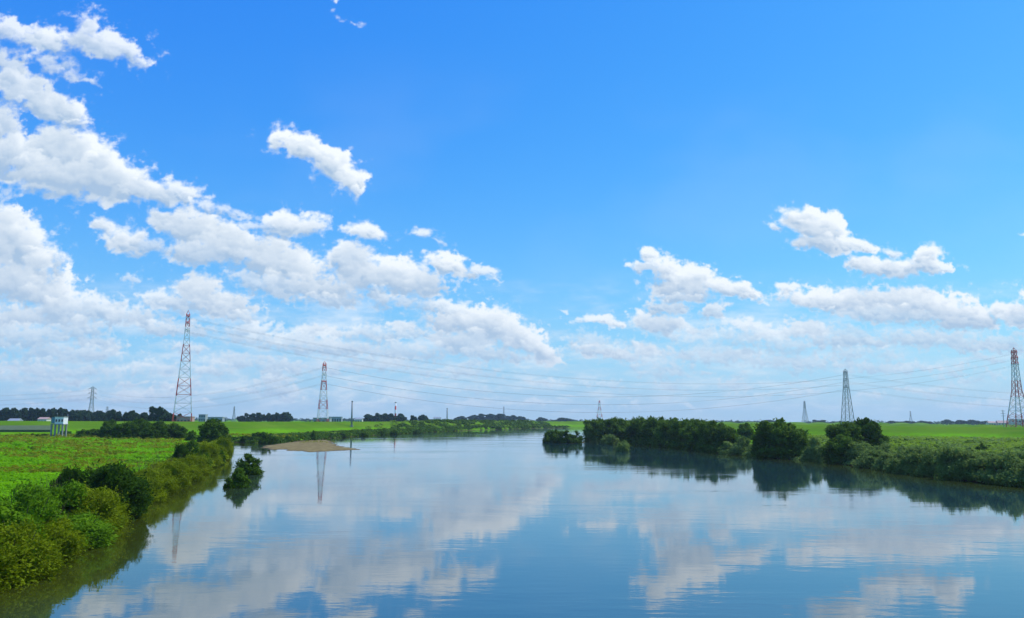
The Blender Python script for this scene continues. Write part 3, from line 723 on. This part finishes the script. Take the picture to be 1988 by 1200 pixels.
for kd, px, pb, pt, w, l in [('dark', 352, 905, 862, 34, 'dark upright bush at the end of the olive hedge'), ('small', 385, 915, 868, 42, 'grey green bush where the left bank turns'), ('olive', 404, 908, 860, 42, 'yellowish bush on the left point of land'),
                             ('small', 420, 904, 864, 30, 'dark bush at the tip of the left point of land'), ('olive', 432, 890, 850, 34, 'pale olive bush on the tip under the round tree'), ('small', 442, 872, 852, 22, 'last dark bush on the tip of the left point'),
                             ('small', 372, 893, 856, 40, 'bush set back on the left point of land')]:
    plant_px(kd, px, pb, pt, w, l, None, back=1.5)
plant_px('bank', 408, 862, 813, 62, 'round tree standing alone at the tip of the left point of land', back=2)
plant_px('small', 436, 864, 836, 24, 'dark bush to the right of the round tree on the left point')
plant_px('small', 373, 858, 836, 28, 'small dark bush left of the round tree on the left point')
G = 'trees of the dark clump on the left floodplain'
for k, (px, pb, pt, w) in enumerate([(213, 852, 816, 44), (243, 853, 819, 48), (272, 853, 814, 50), (302, 853, 817, 46), (332, 853, 822, 44), (352, 854, 830, 32), (182, 850, 833, 44), (228, 851, 824, 40), (290, 853, 826, 40)]):
    plant_px('bank', px, pb, pt, w, 'dark tree in the clump on the floodplain between the gauge house and the river point', G)
for px, pb, pt, w, l in [(160, 851, 834, 34, 'low dark bush at the left end of the floodplain clump'), (150, 836, 829, 22, 'small bush just right of the gauge house'), (128, 846, 836, 30, 'bush in front of the gauge house stilts')]:
    plant_px('small', px, pb, pt, w, l)
# ---- the low dark bushes along the far left shore
G = 'dark bushes along the far shore of the bay'
for px, pb, pt, w in [(478, 860, 846, 24), (499, 860, 839, 26), (514, 858, 838, 24), (528, 858, 841, 22), (560, 857, 846, 18), (608, 855, 836, 18), (640, 851, 843, 22), (664, 850, 840, 20), (706, 846, 838, 20), (744, 843, 833, 22), (766, 842, 834, 18), (812, 840, 832, 20), (872, 836, 829, 16), (915, 834, 827, 14), (968, 833, 827, 14)]:
    plant_px('small', px, pb, pt, w, 'dark bush along the far left shore behind the sandbar', G, back=3)
# ---- far trees
G = 'trees of the long dark wood at far left'
for k in range(17):
    px = -14 + k * 13.5; plant_far('far', px, 791.5 + [3, 2, 1, 0, 1, 2, 1, 2, 3, 2, 4, 5, 5, 6, 5, 6, 7][k] + RG.uniform(-.6, .6), 27, 980 + RG.uniform(-30, 30), 'dark tree in the long wood behind the levee at far left', G)
for px, pt, w, Y, l in [(222, 795, 34, 840, 'round far tree right of the grey pylon behind the levee'), (252, 797, 40, 840, 'broad far tree behind the levee, middle of three'), (280, 801, 34, 850, 'lower far tree behind the levee beside the tall round one'),
                        (306, 791, 42, 740, 'tall round dark tree close to the left of the tallest red and white tower'), (326, 799, 34, 745, 'dark tree at the left foot of the tallest tower'), (346, 803, 26, 750, 'low tree at the foot of the tallest tower')]:
    plant_far('far', px, pt, w, Y, l)
G = 'trees of the far clump left of the middle red and white tower'
for px, pt, w in [(486, 803, 26), (504, 802, 24), (524, 802, 24), (540, 801, 26), (556, 801, 26), (470, 807, 24)]: plant_far('far', px, pt, w, 1300, 'far tree in the clump left of the middle red and white tower', G)
G = 'trees of the far clump around the banded chimney'
for px, pt, w in [(718, 804, 30), (740, 803, 30), (757, 803, 26), (777, 803, 28), (802, 807, 16), (822, 805, 24)]: plant_far('far', px, pt, w, 1350, 'far tree in the clump around the thin banded chimney', G)
G = 'trees of the bluish wood at the head of the river'
for px, pt, w in [(925, 806, 36), (946, 804, 40), (970, 804, 38), (993, 806, 32), (1012, 808, 26), (1052, 810, 24), (895, 808, 30), (1095, 811, 40)]: plant_far('far', px, pt, w, 2500, 'bluish far tree in the wood at the head of the river', G)
G = 'bluish far trees beyond the right levee'
for px, pt, w in [(1490, 815, 34), (1590, 815.5, 30), (1735, 817, 32), (1765, 817, 34), (1795, 817, 30), (1838, 814.5, 26), (1866, 815.5, 30), (1890, 815, 34), (1912, 817, 24)]: plant_far('far', px, pt, w, 2300, 'bluish far tree beyond the right levee', G)

# ---- growth nobody could count
def leaf_stuff(name, mat, centers, radii, per, leaf, seed, up=1.3, flat=.7):
    rg = np.random.RandomState(seed); n = len(centers); ix = np.repeat(np.arange(n), per); d = sphere_dirs(len(ix), rg); d[:, 2] = np.abs(d[:, 2])
    p = centers[ix] + d * radii[ix][:, None] * np.array([1, 1, flat]) * rg.uniform(.8, 1.1, (len(ix), 1))
    nr = d + np.array([0, 0, up]) + rg.normal(size=d.shape) * .5
    V, F = leaf_quads(p, nr, leaf[ix] * rg.uniform(.6, 1.4, len(ix)), rg)
    o = link(name, mesh_from(name, V, F, [mat])); tag(o, kind='stuff'); return o
def scatter(n, rmin, rmax, azmin, azmax, seed, test):
    rg = np.random.RandomState(seed); r = np.exp(rg.uniform(math.log(rmin), math.log(rmax), n)); a = np.radians(rg.uniform(azmin, azmax, n))
    X, Y = np.sin(a) * r, np.cos(a) * r; sd = -poly_sdf(X, Y, RIVER); Z = height(X, Y); k = test(X, Y, Z, sd, r)
    return X[k], Y[k], Z[k], r[k], sd[k]
patchy = lambda X, Y, s, o=0.: fbm(X / s + o, Y / s + o * 2, 3)
# bright vine carpet of the left floodplain
X, Y, Z, r, sd = scatter(34000, 55, 420, -42, -12, 1, lambda X, Y, Z, sd, r: (sd > 3) & (Z < 4) & (patchy(X, Y, 16) > -.25))
rad = np.clip(r * .0040, .35, 1.2) * (1 + .7 * patchy(X, Y, 9)); leaf_stuff('ground_vines', M_KUDZU, np.stack([X, Y, Z - rad * .15], 1), rad, 11, np.clip(r * .0017, .13, .5), 2)
X, Y, Z, r, sd = scatter(7000, 150, 520, -42, -12, 3, lambda X, Y, Z, sd, r: (sd > 5) & (Z < 4.5) & ((patchy(X, Y, 40, 3) > .12) | ((r > 250) & (patchy(X, Y, 24, 1) > -.05))))
rad = np.clip(r * .0045, .5, 1.6); leaf_stuff('weeds', M_BROWN, np.stack([X, Y, Z], 1), rad, 12, np.clip(r * .0017, .16, .6), 4)
# edge growth along the shores
def along(pts, n, width, seed, skew=1.6):
    rg = np.random.RandomState(seed); pts = np.array(pts); seg = np.hypot(*(pts[1:] - pts[:-1]).T); w_ = seg / np.hypot(*((pts[1:] + pts[:-1]) / 2).T)
    i = rg.choice(len(seg), n, p=w_ / w_.sum()); t = rg.rand(n)[:, None]; q = pts[i] * (1 - t) + pts[i + 1] * t
    d = (pts[i + 1] - pts[i]) / seg[i][:, None]; r = np.hypot(q[:, 0], q[:, 1]); off = width(r) * rg.rand(n) ** skew
    nrm = np.stack([-d[:, 1], d[:, 0]], 1); A = q + nrm * off[:, None]; B = q - nrm * off[:, None]
    ia = poly_sdf(A[:, 0], A[:, 1], RIVER) < .1; S = np.where(ia[:, None], A, B); ok = poly_sdf(S[:, 0], S[:, 1], RIVER) < .1
    X, Y = S[ok].T; return X, Y, height(X, Y), np.hypot(X, Y), off[ok]
X, Y, Z, r, off = along(LEFT_SHORE, 2600, lambda r: 6.0, 5)
rad = np.clip(r * .0065, .5, 1.5) * (1 + .6 * patchy(X, Y, 8)); leaf_stuff('bank_undergrowth', M_OLIVE, np.stack([X, Y, np.maximum(Z, 0) + rad * .2], 1), rad, 34, np.clip(r * .0013, .10, .3), 6, up=.6, flat=1.)
X, Y, Z, r, off = along(RIGHT_SHORE, 1500, lambda r: 9.0, 7)
rad = np.clip(r * .0055, .9, 2.4) * (1 + .6 * patchy(X, Y, 12)); leaf_stuff('bank_undergrowth', M_WILLOW, np.stack([X, Y, np.maximum(Z, 0)], 1), rad, 26, np.clip(r * .0014, .25, .6), 8, up=.6)
X, Y, Z, r, off = along(LEFT_BAY, 2200, lambda r: 10 + r * .035, 11, 1.2); k = (patchy(X, Y, 26, 4) > -.16) | (off < 5); X, Y, Z, r = X[k], Y[k], Z[k], r[k]
rad = np.clip(r * .0028, .9, 2.3) * (1 + .8 * patchy(X, Y, 22, 8)); leaf_stuff('shore_scrub', M_TREE2, np.stack([X, Y, np.maximum(Z, 0)], 1), rad, 24, np.clip(r * .0013, .4, 1.4), 12, up=.6)
X, Y, Z, r, off = along(LEFT_BAY, 900, lambda r: 14 + r * .045, 15, .8)
rad = np.clip(r * .0030, .9, 2.2); leaf_stuff('shore_scrub', M_MEADOW, np.stack([X, Y, np.maximum(Z, 0) - rad * .3], 1), rad, 22, np.clip(r * .0013, .4, 1.4), 16, up=.8)
# weeds that have taken on the sandbar
rg = np.random.RandomState(61); q = np.array([P(px, py) for px, py in zip(rg.normal(612, 22, 60), rg.normal(858.5, 1.6, 60))])
leaf_stuff('sandbar_weeds', M_BROWN, np.stack([q[:, 0], q[:, 1], np.full(60, .15)], 1), rg.uniform(.3, .9, 60), 16, np.full(60, .22), 62, flat=.5)
# rough meadow on the right
X, Y, Z, r, sd = scatter(9000, 210, 560, 18, 44, 9, lambda X, Y, Z, sd, r: (sd > 6) & (Z < 4.2) & (patchy(X, Y, 14, 2) > -.3))
rad = np.clip(r * .0045, .8, 2.0) * (1 + .6 * patchy(X, Y, 20, 7)); leaf_stuff('meadow_weeds', M_MEADOW, np.stack([X, Y, Z - rad * .1], 1), rad, 12, np.clip(r * .0017, .28, .7), 10)
# greyer scrub in drifts over the right meadow
X, Y, Z, r, sd = scatter(9000, 210, 520, 14, 44, 17, lambda X, Y, Z, sd, r: (sd > 6) & (Z < 4.0) & (patchy(X, Y, 26, 5) > .10))
rad = np.clip(r * .0058, 1.2, 2.6) * (1 + .7 * patchy(X, Y, 10, 7)); leaf_stuff('meadow_scrub', M_WILLOW, np.stack([X, Y, Z - rad * .2], 1), rad, 16, np.clip(r * .0016, .28, .7), 18, up=.7)
X, Y, Z, r, sd = scatter(2600, 210, 460, 18, 44, 19, lambda X, Y, Z, sd, r: (sd > 8) & (Z < 3.6) & (patchy(X, Y, 12, 15) > .24))
rad = np.clip(r * .0055, 1.2, 2.6); leaf_stuff('meadow_scrub', M_TREE2, np.stack([X, Y, Z], 1), rad, 20, np.clip(r * .0016, .28, .7), 20, up=.5)
# darker tussocks in the left meadow
X, Y, Z, r, sd = scatter(5000, 60, 330, -42, -12, 23, lambda X, Y, Z, sd, r: (sd > 6) & (Z < 3.6) & (patchy(X, Y, 13, 21) > .22))
rad = np.clip(r * .0060, .5, 1.5); leaf_stuff('ground_vines', M_GREEN, np.stack([X, Y, Z], 1), rad, 16, np.clip(r * .0015, .12, .4), 24, up=.7)
# woods too far to tell apart
rg = np.random.RandomState(77); n = 1500; a = np.radians(rg.uniform(-40, 42, n)); rr = rg.uniform(2400, 4200, n)
ok = fbm(a * 14, rr * 0 + 3, 3) + .12 * rg.normal(size=n) > -.12; a, rr = a[ok], rr[ok]
X, Y = np.sin(a) * rr, np.cos(a) * rr; rad = rg.uniform(5, 11, len(X)) * (1 + .5 * fbm(a * 40, a * 0 + 9, 2))
leaf_stuff('distant_woods', M_FAR, np.stack([X, Y, np.full(len(X), 2.)], 1), rad, 26, np.full(len(X), 2.4), 13, up=.2, flat=1.0)

# reeds and long grass leaning out over the left water edge
X, Y, Z, r, off = along(LEFT_SHORE, 9000, lambda r: 4.0, 31, 1.3); rg = np.random.RandomState(32); k = (patchy(X, Y, 7, 33) > -.1); X, Y, Z = X[k], Y[k], np.maximum(Z[k], -.05)
n = len(X); hh = rg.uniform(.6, 2.1, n); an = rg.uniform(0, 6.28, n); wd = .02 + .00022 * np.hypot(X, Y); lx, ly = rg.normal(size=n) * .3 * hh, rg.normal(size=n) * .3 * hh
cxx, syy = np.cos(an) * wd, np.sin(an) * wd; B = np.stack([X, Y, Z], 1)
V = np.stack([B + np.stack([-cxx, -syy, 0 * an], 1), B + np.stack([cxx, syy, 0 * an], 1), B + np.stack([lx * .5 + cxx * .7, ly * .5 + syy * .7, hh * .62], 1), B + np.stack([lx * 1.3, ly * 1.3, hh], 1)], 1).reshape(-1, 3)
tag(link('reeds', mesh_from('reeds', V, np.arange(n * 4).reshape(n, 4), [M_BROWN])), kind='stuff')

# loose shoots and dead twigs rising out of the near bank growth
X, Y, Z, r, off = along(LEFT_SHORE[:8], 1500, lambda r: 9.0, 41, .8); rg = np.random.RandomState(42); n = len(X); m = MB()
for k in range(0, n, 6):
    a = Vector((X[k], Y[k], max(Z[k], 0))); h = rg.uniform(1.6, 4.2) * min(1., r[k] / 90); l = Vector((rg.normal() * .35 * h, rg.normal() * .35 * h, h)); m.bar(a, a + l * .6, .035, .022, 3)
    m.bar(a + l * .6, a + l + Vector((rg.normal() * .2, rg.normal() * .2, 0)), .022, .008, 3)
    m.bar(a + l * .6, a + l * .85 + Vector((rg.normal() * .4, rg.normal() * .4, .1)), .016, .006, 3)
tag(m.build('twigs', M_BARK), kind='stuff')

# ================================================================= towers, masts and wires
def tower(name, label, cat, x, y, H, base, top, arms, heading, mat, group=None, leg_r=.22, bar_r=.10, sections=9, waist=None, arm_z=None, kind='full'):
    """lattice mast: four tapered legs, braced panels, cross arms at right angles to the line, earth wire peak"""
    z = Zg(x, y); t = thing(name, label, cat, (x, y, z), heading, (1, 1, 1), group)
    wz = waist or (.62, .30)                                        # height and share of width where the body narrows
    def hw(f):
        if f < wz[0]: return base / 2 + (base * wz[1] / 2 - base / 2) * f / wz[0]
        return base * wz[1] / 2 + (top / 2 - base * wz[1] / 2) * (f - wz[0]) / (1 - wz[0])
    Ht = H * .965; levels = [1 - (1 - k / sections) ** 1.18 for k in range(sections + 1)]
    C = [(1, 1), (-1, 1), (-1, -1), (1, -1)]
    pt = lambda f, c: Vector((c[0] * hw(f), c[1] * hw(f), f * Ht))
    for c in C:
        m = MB(); fs = [0, wz[0] * .5, wz[0], 1]
        for a, b in zip(fs[:-1], fs[1:]): m.bar(pt(a, c), pt(b, c), leg_r * (1 - .45 * a), leg_r * (1 - .45 * b), 4)
        m.build('leg', mat, t)
    for a, b in zip(levels[:-1], levels[1:]):
        m = MB()
        for i in range(4):
            c, d = C[i], C[(i + 1) % 4]
            m.bar(pt(b, c), pt(b, d), bar_r); m.bar(pt(a, c), pt(b, d), bar_r); m.bar(pt(a, d), pt(b, c), bar_r)
        m.build('bracing', mat, t)
    for (f, half) in arms:
        m = MB(); zz = f * Ht; w = hw(f)
        for s in (-1, 1):
            tip = Vector((0, s * half, zz))
            for q in (-1, 1):
                m.bar((q * w, s * w, zz), tip, bar_r * 1.5); m.bar((q * w, s * w, zz + half * .42), tip, bar_r * 1.2)
                m.bar((q * w * .5, s * (w + half) * .5, zz), (q * w * .5, s * (w + half) * .5, zz + half * .2), bar_r)
            m.bar((-w, s * w, zz), (w, s * w, zz), bar_r)
        arm = m.build('cross_arm', mat, t)
        for s in (-1, 1):
            k = MB(); k.bar((0, s * half, zz), (0, s * half, zz - 1.6), .16, .16, 6); k.build('insulator', M_INSUL, arm)
    m = MB()
    for c in C: m.bar(pt(1, c), (0, 0, H), bar_r * 1.2)
    m.bar((0, 0, H), (0, 0, H + .8), .06); m.build('peak', mat, t)
    return t, z
def tip(t, H, f, half, s):
    return t.matrix_world @ Vector((0, s * half, f * H * .965 - 1.6))
def at(px, Y): return X_at(px, 812, Y), Y
RED, WHT = (.62, .09, .07), (.84, .82, .80)
x1, y1 = at(354, 661); x2, y2 = at(626.5, 790); x3, y3 = at(1645.5, 830); x4, y4 = at(1978, 955); x5, y5 = at(176, 1420)
A1 = math.atan2(y4 - y1, x4 - x1); A2 = math.atan2(y3 - y2, x3 - x2)
H1, H2, H3, H4, H5 = 95, 63, 61, 94, 62
T1, _ = tower('transmission_tower', 'tallest tower at left, thin red and white lattice with narrow base', 'transmission tower', x1, y1, H1, 15.0, 2.6, [(.985, 4.2), (.925, 4.6), (.865, 4.8)], A1, band_material('red and white paint', RED, WHT, H1, 7), 'transmission towers', .36, .125, 15, (.80, .26))
T2, _ = tower('transmission_tower', 'red and white lattice tower beyond the sandbar, second tallest on the left', 'transmission tower', x2, y2, H2, 10.5, 2.8, [(.97, 4.6), (.845, 5.0), (.72, 5.4)], A2, band_material('faded red and white paint', RED, WHT, H2, 7), 'transmission towers', .34, .125, 11, (.72, .40))
T3, _ = tower('transmission_tower', 'plain dark grey lattice tower above the round trees on the right', 'transmission tower', x3, y3, H3, 10.5, 2.8, [(.97, 4.6), (.845, 5.0), (.72, 5.4)], A2, M_STEEL, 'transmission towers', .36, .14, 10, (.72, .40))
T4, _ = tower('transmission_tower', 'broad red and grey lattice tower at the right border', 'transmission tower', x4, y4, H4, 20.0, 3.4, [(.975, 6.5), (.90, 7.2), (.825, 7.6)], A1 - .35, band_material('red and grey paint', (.55, .10, .07), (.66, .63, .62), H4, 5), 'transmission towers', .62, .20, 14, (.50, .36))
T5, _ = tower('transmission_tower', 'grey lattice tower with wide arms above the long dark wood at left', 'transmission tower', x5, y5, H5, 11, 3.0, [(.96, 6.5), (.83, 7.0), (.70, 7.4)], math.atan2(y2 - y5, x2 - x5), M_STEEL, 'transmission towers', .38, .18, 9, (.6, .4))
for px, pt, Y, w, arms, l, bands in [(207, 789, 2500, 9, [(.95, 6), (.8, 7), (.66, 7)], 'tiny grey pylon peeking over the far trees right of the wide armed one', 0), (454, 789, 2000, 8, [(.95, 6), (.75, 8)], 'tiny far pylon between the two red and white towers', 0),
                              (978, 789, 2500, 9, [(.95, 6), (.8, 7), (.66, 7)], 'tiny pylon rising from the bluish wood at the head of the river', 0), (1164, 777, 2000, 18, [(.96, 3), (.85, 3), (.74, 3)], 'slender far tower above the river end of the dense row', 7),
                              (1563, 778, 1800, 12, [(.96, 3), (.86, 3), (.76, 3)], 'slender far tower over the gap right of the big broad tree', 0), (1768, 798, 2400, 10, [(.95, 7), (.8, 8), (.66, 7)], 'tiny grey pylon over the right levee', 0)]:
    x, y = at(px, Y); Hh = Z_at(px, pt, Y) - Zg(x, y)
    tower('transmission_tower', l, 'transmission tower', x, y, Hh, w, 2.4, arms, RG.uniform(-.4, .4), band_material('far red and white paint', RED, WHT, Hh, 7) if bands else M_STEEL, 'far transmission towers', .40, .18, 7, (.7, .3))
bpy.context.view_layer.update()
def wire(a, b, sag, label, group, n=40, r=.06):
    m = MB(); pts = []
    for k in range(n + 1):
        t = k / n; p = Vector(a).lerp(Vector(b), t); p.z -= 4 * sag * t * (1 - t); pts.append(p)
    o = Vector(a)
    for p, q in zip(pts[:-1], pts[1:]): m.bar(p - o, q - o, r, r, 4)
    w = m.build('power_line', M_WIRE); w.location = o; tag(w, label, 'power line', group)
LEV = ['topmost', 'middle', 'lowest']
a2 = [(.97, 4.6), (.845, 5.0), (.72, 5.4)]; a1 = [(.985, 4.2), (.925, 4.6), (.865, 4.8)]; a4 = [(.975, 6.5), (.90, 7.2), (.825, 7.6)]; a5 = [(.96, 6.5), (.83, 7.0), (.70, 7.4)]
x6, y6 = 950, 1050; x7, y7 = X_at(-420, 812, 1500), 1500
nx, ny = -math.sin(A2), math.cos(A2)
for k in range(3):
    for s in (-1, 1):
        p1 = tip(T1, H1, *a1[k], s); p4 = tip(T4, H4, *a4[k], s); p2 = tip(T2, H2, *a2[k], s); p3 = tip(T3, H3, *a2[k], s); p5 = tip(T5, H5, *a5[k], s)
        wire(p1, p4, 43, LEV[k] + ' level wire of the high span from the tallest tower to the right border tower', 'wires of the high river span', 60, .05)
        wire(p2, p3, 25, LEV[k] + ' level wire of the low span between the middle tower and the grey tower', 'wires of the low river span', 48)
        wire(p5, p2, 20, LEV[k] + ' level wire between the wide armed grey tower and the middle red and white tower', 'wires of the left land span', 48)
        wire(p3, (x6 + nx * s * 5, y6 + ny * s * 5, 58 - k * 8), 17, LEV[k] + ' level wire running from the grey tower to the right border', 'wires of the right land span', 48)
        wire((x7, y7 + s * 6, 56 - k * 8), p5, 12, LEV[k] + ' level wire running from the wide armed grey tower to the left border', 'wires of the far left span', 24, .08)
def mast(name, label, cat, px, pt, Y, r, mat, ring=True):
    x, y = at(px, Y); z = Zg(x, y); H = Z_at(px, pt, Y) - z; t = thing(name, label, cat, (x, y, z)); m = MB()
    m.bar((0, 0, -.5), (0, 0, H), r * 1.25, r, 14); m.build('shaft', mat(H) if callable(mat) else mat, t, True)
    m = MB(); m.bar((0, 0, H - r * .8), (0, 0, H + .3), r * 1.35, r * 1.35, 14); m.build('cap', M_STEEL, t)
    m = MB(); m.box(-r * 2, r * 2, -r * 2, r * 2, -.5, .9); m.build('footing', M_CONC, t)
mast('steel_mast', 'plain dark pole standing alone beyond the levee right of the middle tower', 'pole', 683, 779, 720, .62, M_STEEL)
mast('chimney', 'thin red and white banded chimney above the far clump', 'chimney', 767.5, 781, 1350, 1.25, lambda H: band_material('chimney paint', RED, WHT, H, 6))
mast('chimney', 'small grey far chimney left of the bluish wood', 'chimney', 868, 793, 1500, 1.0, M_STEEL)
# pole with short arms by the right border tower
x, y = at(1948, 900); z = Zg(x, y); t = thing('utility_pole', 'small dark utility pole just left of the right border tower', 'utility pole', (x, y, z)); Hh = Z_at(1948, 796, 900) - z
m = MB(); m.bar((0, 0, 0), (0, 0, Hh), .45, .3, 8); m.build('pole', M_STEEL, t)
for k in range(3):
    m = MB(); m.box(-2.6, 2.6, -.15, .15, Hh - 1.2 - k * 2.6, Hh - .9 - k * 2.6); m.build('cross_arm', M_STEEL, t)

# ================================================================= buildings
def gauge_house():
    Y = 420.; x = X_at(116, 812, Y); z = Zg(x, Y); s = Y / FPX                  # s: metres per pixel there
    t = thing('gauge_house', 'small white and blue green water gauge house on concrete stilts', 'gauge house', (x, Y, z), -.10)
    zf = Z_at(116, 823, Y) - z; zt = Z_at(116, 809.5, Y) - z
    xl, xm, xr_ = (103 - 116) * s, (111 - 116) * s, (128.5 - 116) * s
    m = MB(); m.box(xm, xr_, -1.8, 1.8, zf, zt); room = m.build('room', M_WHITE, t)
    m = MB(); m.box(xl, xm - .003, -1.4, 1.4, zf + .25, zt - .25); m.build('annex', M_TEAL, t)
    m = MB(); m.box(xm - .25, xr_ + .25, -2.05, 2.05, zt, zt + .22); m.build('roof', M_CONC, t)
    m = MB(); m.box(xl - .2, xr_ + .2, -2.0, 2.0, zf - .35, zf); m.build('floor_slab', M_CONC, t)
    for q in (113, 119, 125):
        cx_ = (q + 1.2 - 116) * s; m = MB(); m.box(cx_ - .5, cx_ + .5, -1.86, -1.805, zf + 1.0, zf + 2.3); wd = m.build('window', M_STEEL, t)
        k = MB(); k.box(cx_ - .42, cx_ + .42, -1.88, -1.863, zf + 1.08, zf + 2.22); k.build('pane', M_GLASS, wd)
    for q in (104.5, 112, 119.5, 127):
        for yy in (-1.45, 1.45):
            m = MB(); m.box((q - 116) * s - .32, (q - 116) * s + .32, yy - .32, yy + .32, -1.5, zf - .35); m.build('stilt', M_CONC, t)
    for q in (108, 118):
        m = MB(); m.bar(((q - 116) * s, 1, zt), ((q - 116) * s, 1, zt + 2.2), .05, .03, 5); m.build('aerial', M_STEEL, t)
    for yy in (-1.95, 1.95):
        m = MB(); m.bar((xl, yy, zf + 1.0), (xm - .05, yy, zf + 1.0), .04)
        for k in range(4): m.bar((xl + (xm - .05 - xl) * k / 3, yy, zf), (xl + (xm - .05 - xl) * k / 3, yy, zf + 1.0), .03)
        m.build('railing', M_STEEL, t)
gauge_house()
def revetment():
    """grey concrete slope on the levee left of the gauge house"""
    V = []; n = 14
    for k in range(n + 1):
        px = -60 + 158 * k / n
        for py, Y in ((826, 455), (834.5, 432)):
            x = X_at(px, py, Y); V.append((x, Y, max(Z_at(px, py, Y), Zg(x, Y) + .08)))
    F = [(2 * k, 2 * k + 2, 2 * k + 3, 2 * k + 1) for k in range(n)]
    B = [(x, y + .4, z - 1.2) for x, y, z in V]; N = len(V)
    F2 = F + [tuple(N + i for i in reversed(f)) for f in F] + [(2 * k + 1, 2 * k + 3, N + 2 * k + 3, N + 2 * k + 1) for k in range(n)] + [(2 * k + 2, 2 * k, N + 2 * k, N + 2 * k + 2) for k in range(n)]
    o = link('revetment', mesh_from('revetment', V + B, F2, [M_OLDCONC])); tag(o, 'grey concrete bank slope left of the gauge house', 'embankment slope')
revetment()
def building(px0, px1, pyt, Y, label, wall, roof, cols=4, rows=1, gable=True, depth=9., zb=None):
    x0_, x1_ = X_at(px0, 812, Y), X_at(px1, 812, Y); z = Zg((x0_ + x1_) / 2, Y); top = Z_at((px0 + px1) / 2, pyt, Y) - z; w = x1_ - x0_
    t = thing('building', label, 'building', ((x0_ + x1_) / 2, Y, z), 0, (1, 1, 1)); rh = min(w * .22, top * .35) if gable else .5; e = top - rh
    m = MB(); m.box(-w / 2, w / 2, -depth / 2, depth / 2, -1, e); m.build('wall', wall, t)
    m = MB()
    if gable: m.poly([(-w / 2 - .4, -depth / 2 - .5, e), (w / 2 + .4, -depth / 2 - .5, e), (w / 2 + .4, depth / 2 + .5, e), (-w / 2 - .4, depth / 2 + .5, e), (-w / 2 - .4, 0, top), (w / 2 + .4, 0, top)], [(0, 1, 5, 4), (2, 3, 4, 5), (1, 2, 5), (3, 0, 4), (3, 2, 1, 0)])
    else: m.box(-w / 2 - .3, w / 2 + .3, -depth / 2 - .3, depth / 2 + .3, e, top)
    m.build('roof', roof, t)
    for i in range(cols):
        for j in range(rows):
            cx_ = -w / 2 + w * (i + .5) / cols; cz = e * (j + .55) / rows; ww, hh = w / cols * .28, e / rows * .22
            m = MB(); m.box(cx_ - ww, cx_ + ww, -depth / 2 - .04, -depth / 2 + .05, cz - hh, cz + hh); m.build('window', M_GLASS, t)
building(78, 95, 810, 900, 'little far house with a reddish roof left of the gauge house', M_CREAM, M_REDROOF, 3)
building(20, 40, 812.5, 880, 'low pale far house at the foot of the long wood', M_CREAM, M_GREYROOF, 3)
building(347, 374, 808.5, 690, 'reddish low shed under the tallest tower', M_REDROOF, M_REDROOF, 4, 1, False)
building(388, 401, 804.5, 1100, 'bluish block building right of the tallest tower', M_GREYROOF, M_GREYROOF, 3, 3, False)
building(405, 434, 809.5, 1150, 'long low grey building beside the block building', M_GREYROOF, M_GREYROOF, 6, 1, False)
building(640, 664, 809, 1250, 'blue grey shed at the right foot of the middle tower', M_GREYROOF, M_GREYROOF, 5, 1, False)
building(610, 642, 811, 830, 'dark low hut under the middle red and white tower', M_GREYROOF, M_GREYROOF, 4, 1, False)
building(690, 704, 811, 1300, 'tiny pale far house right of the plain pole', M_CREAM, M_GREYROOF, 3)
building(842, 856, 809.5, 1600, 'tiny pale far house between clump and small chimney', M_CREAM, M_GREYROOF, 3)
building(1916, 1930, 818, 1500, 'small whitish far house left of the utility pole', M_CREAM, M_REDROOF, 3)
building(1934, 1958, 816.5, 1500, 'pinkish far house behind the utility pole', M_CREAM, M_REDROOF, 4, 2)
building(1960, 2000, 814, 1450, 'long pale far building behind the right border tower', M_CREAM, M_GREYROOF, 6, 2, False)

# ================================================================= air
def build_haze():
    m = MB(); m.box(-7000, 7000, -300, 6500, -3.4, 118); m.f = m.f
    mt, w = material('summer haze'); mt.node_tree.nodes.clear()
    v = w.n('ShaderNodeVolumePrincipled'); v.inputs['Color'].default_value = rgb(.62, .84, 1.0); v.inputs['Density'].default_value = HAZE; v.inputs['Anisotropy'].default_value = .2
    o = w.n('ShaderNodeOutputMaterial'); w.l(v.outputs[0], o.inputs['Volume'])
    h = m.build('haze', mt); tag(h, kind='stuff')
HAZE = .00007
build_haze()
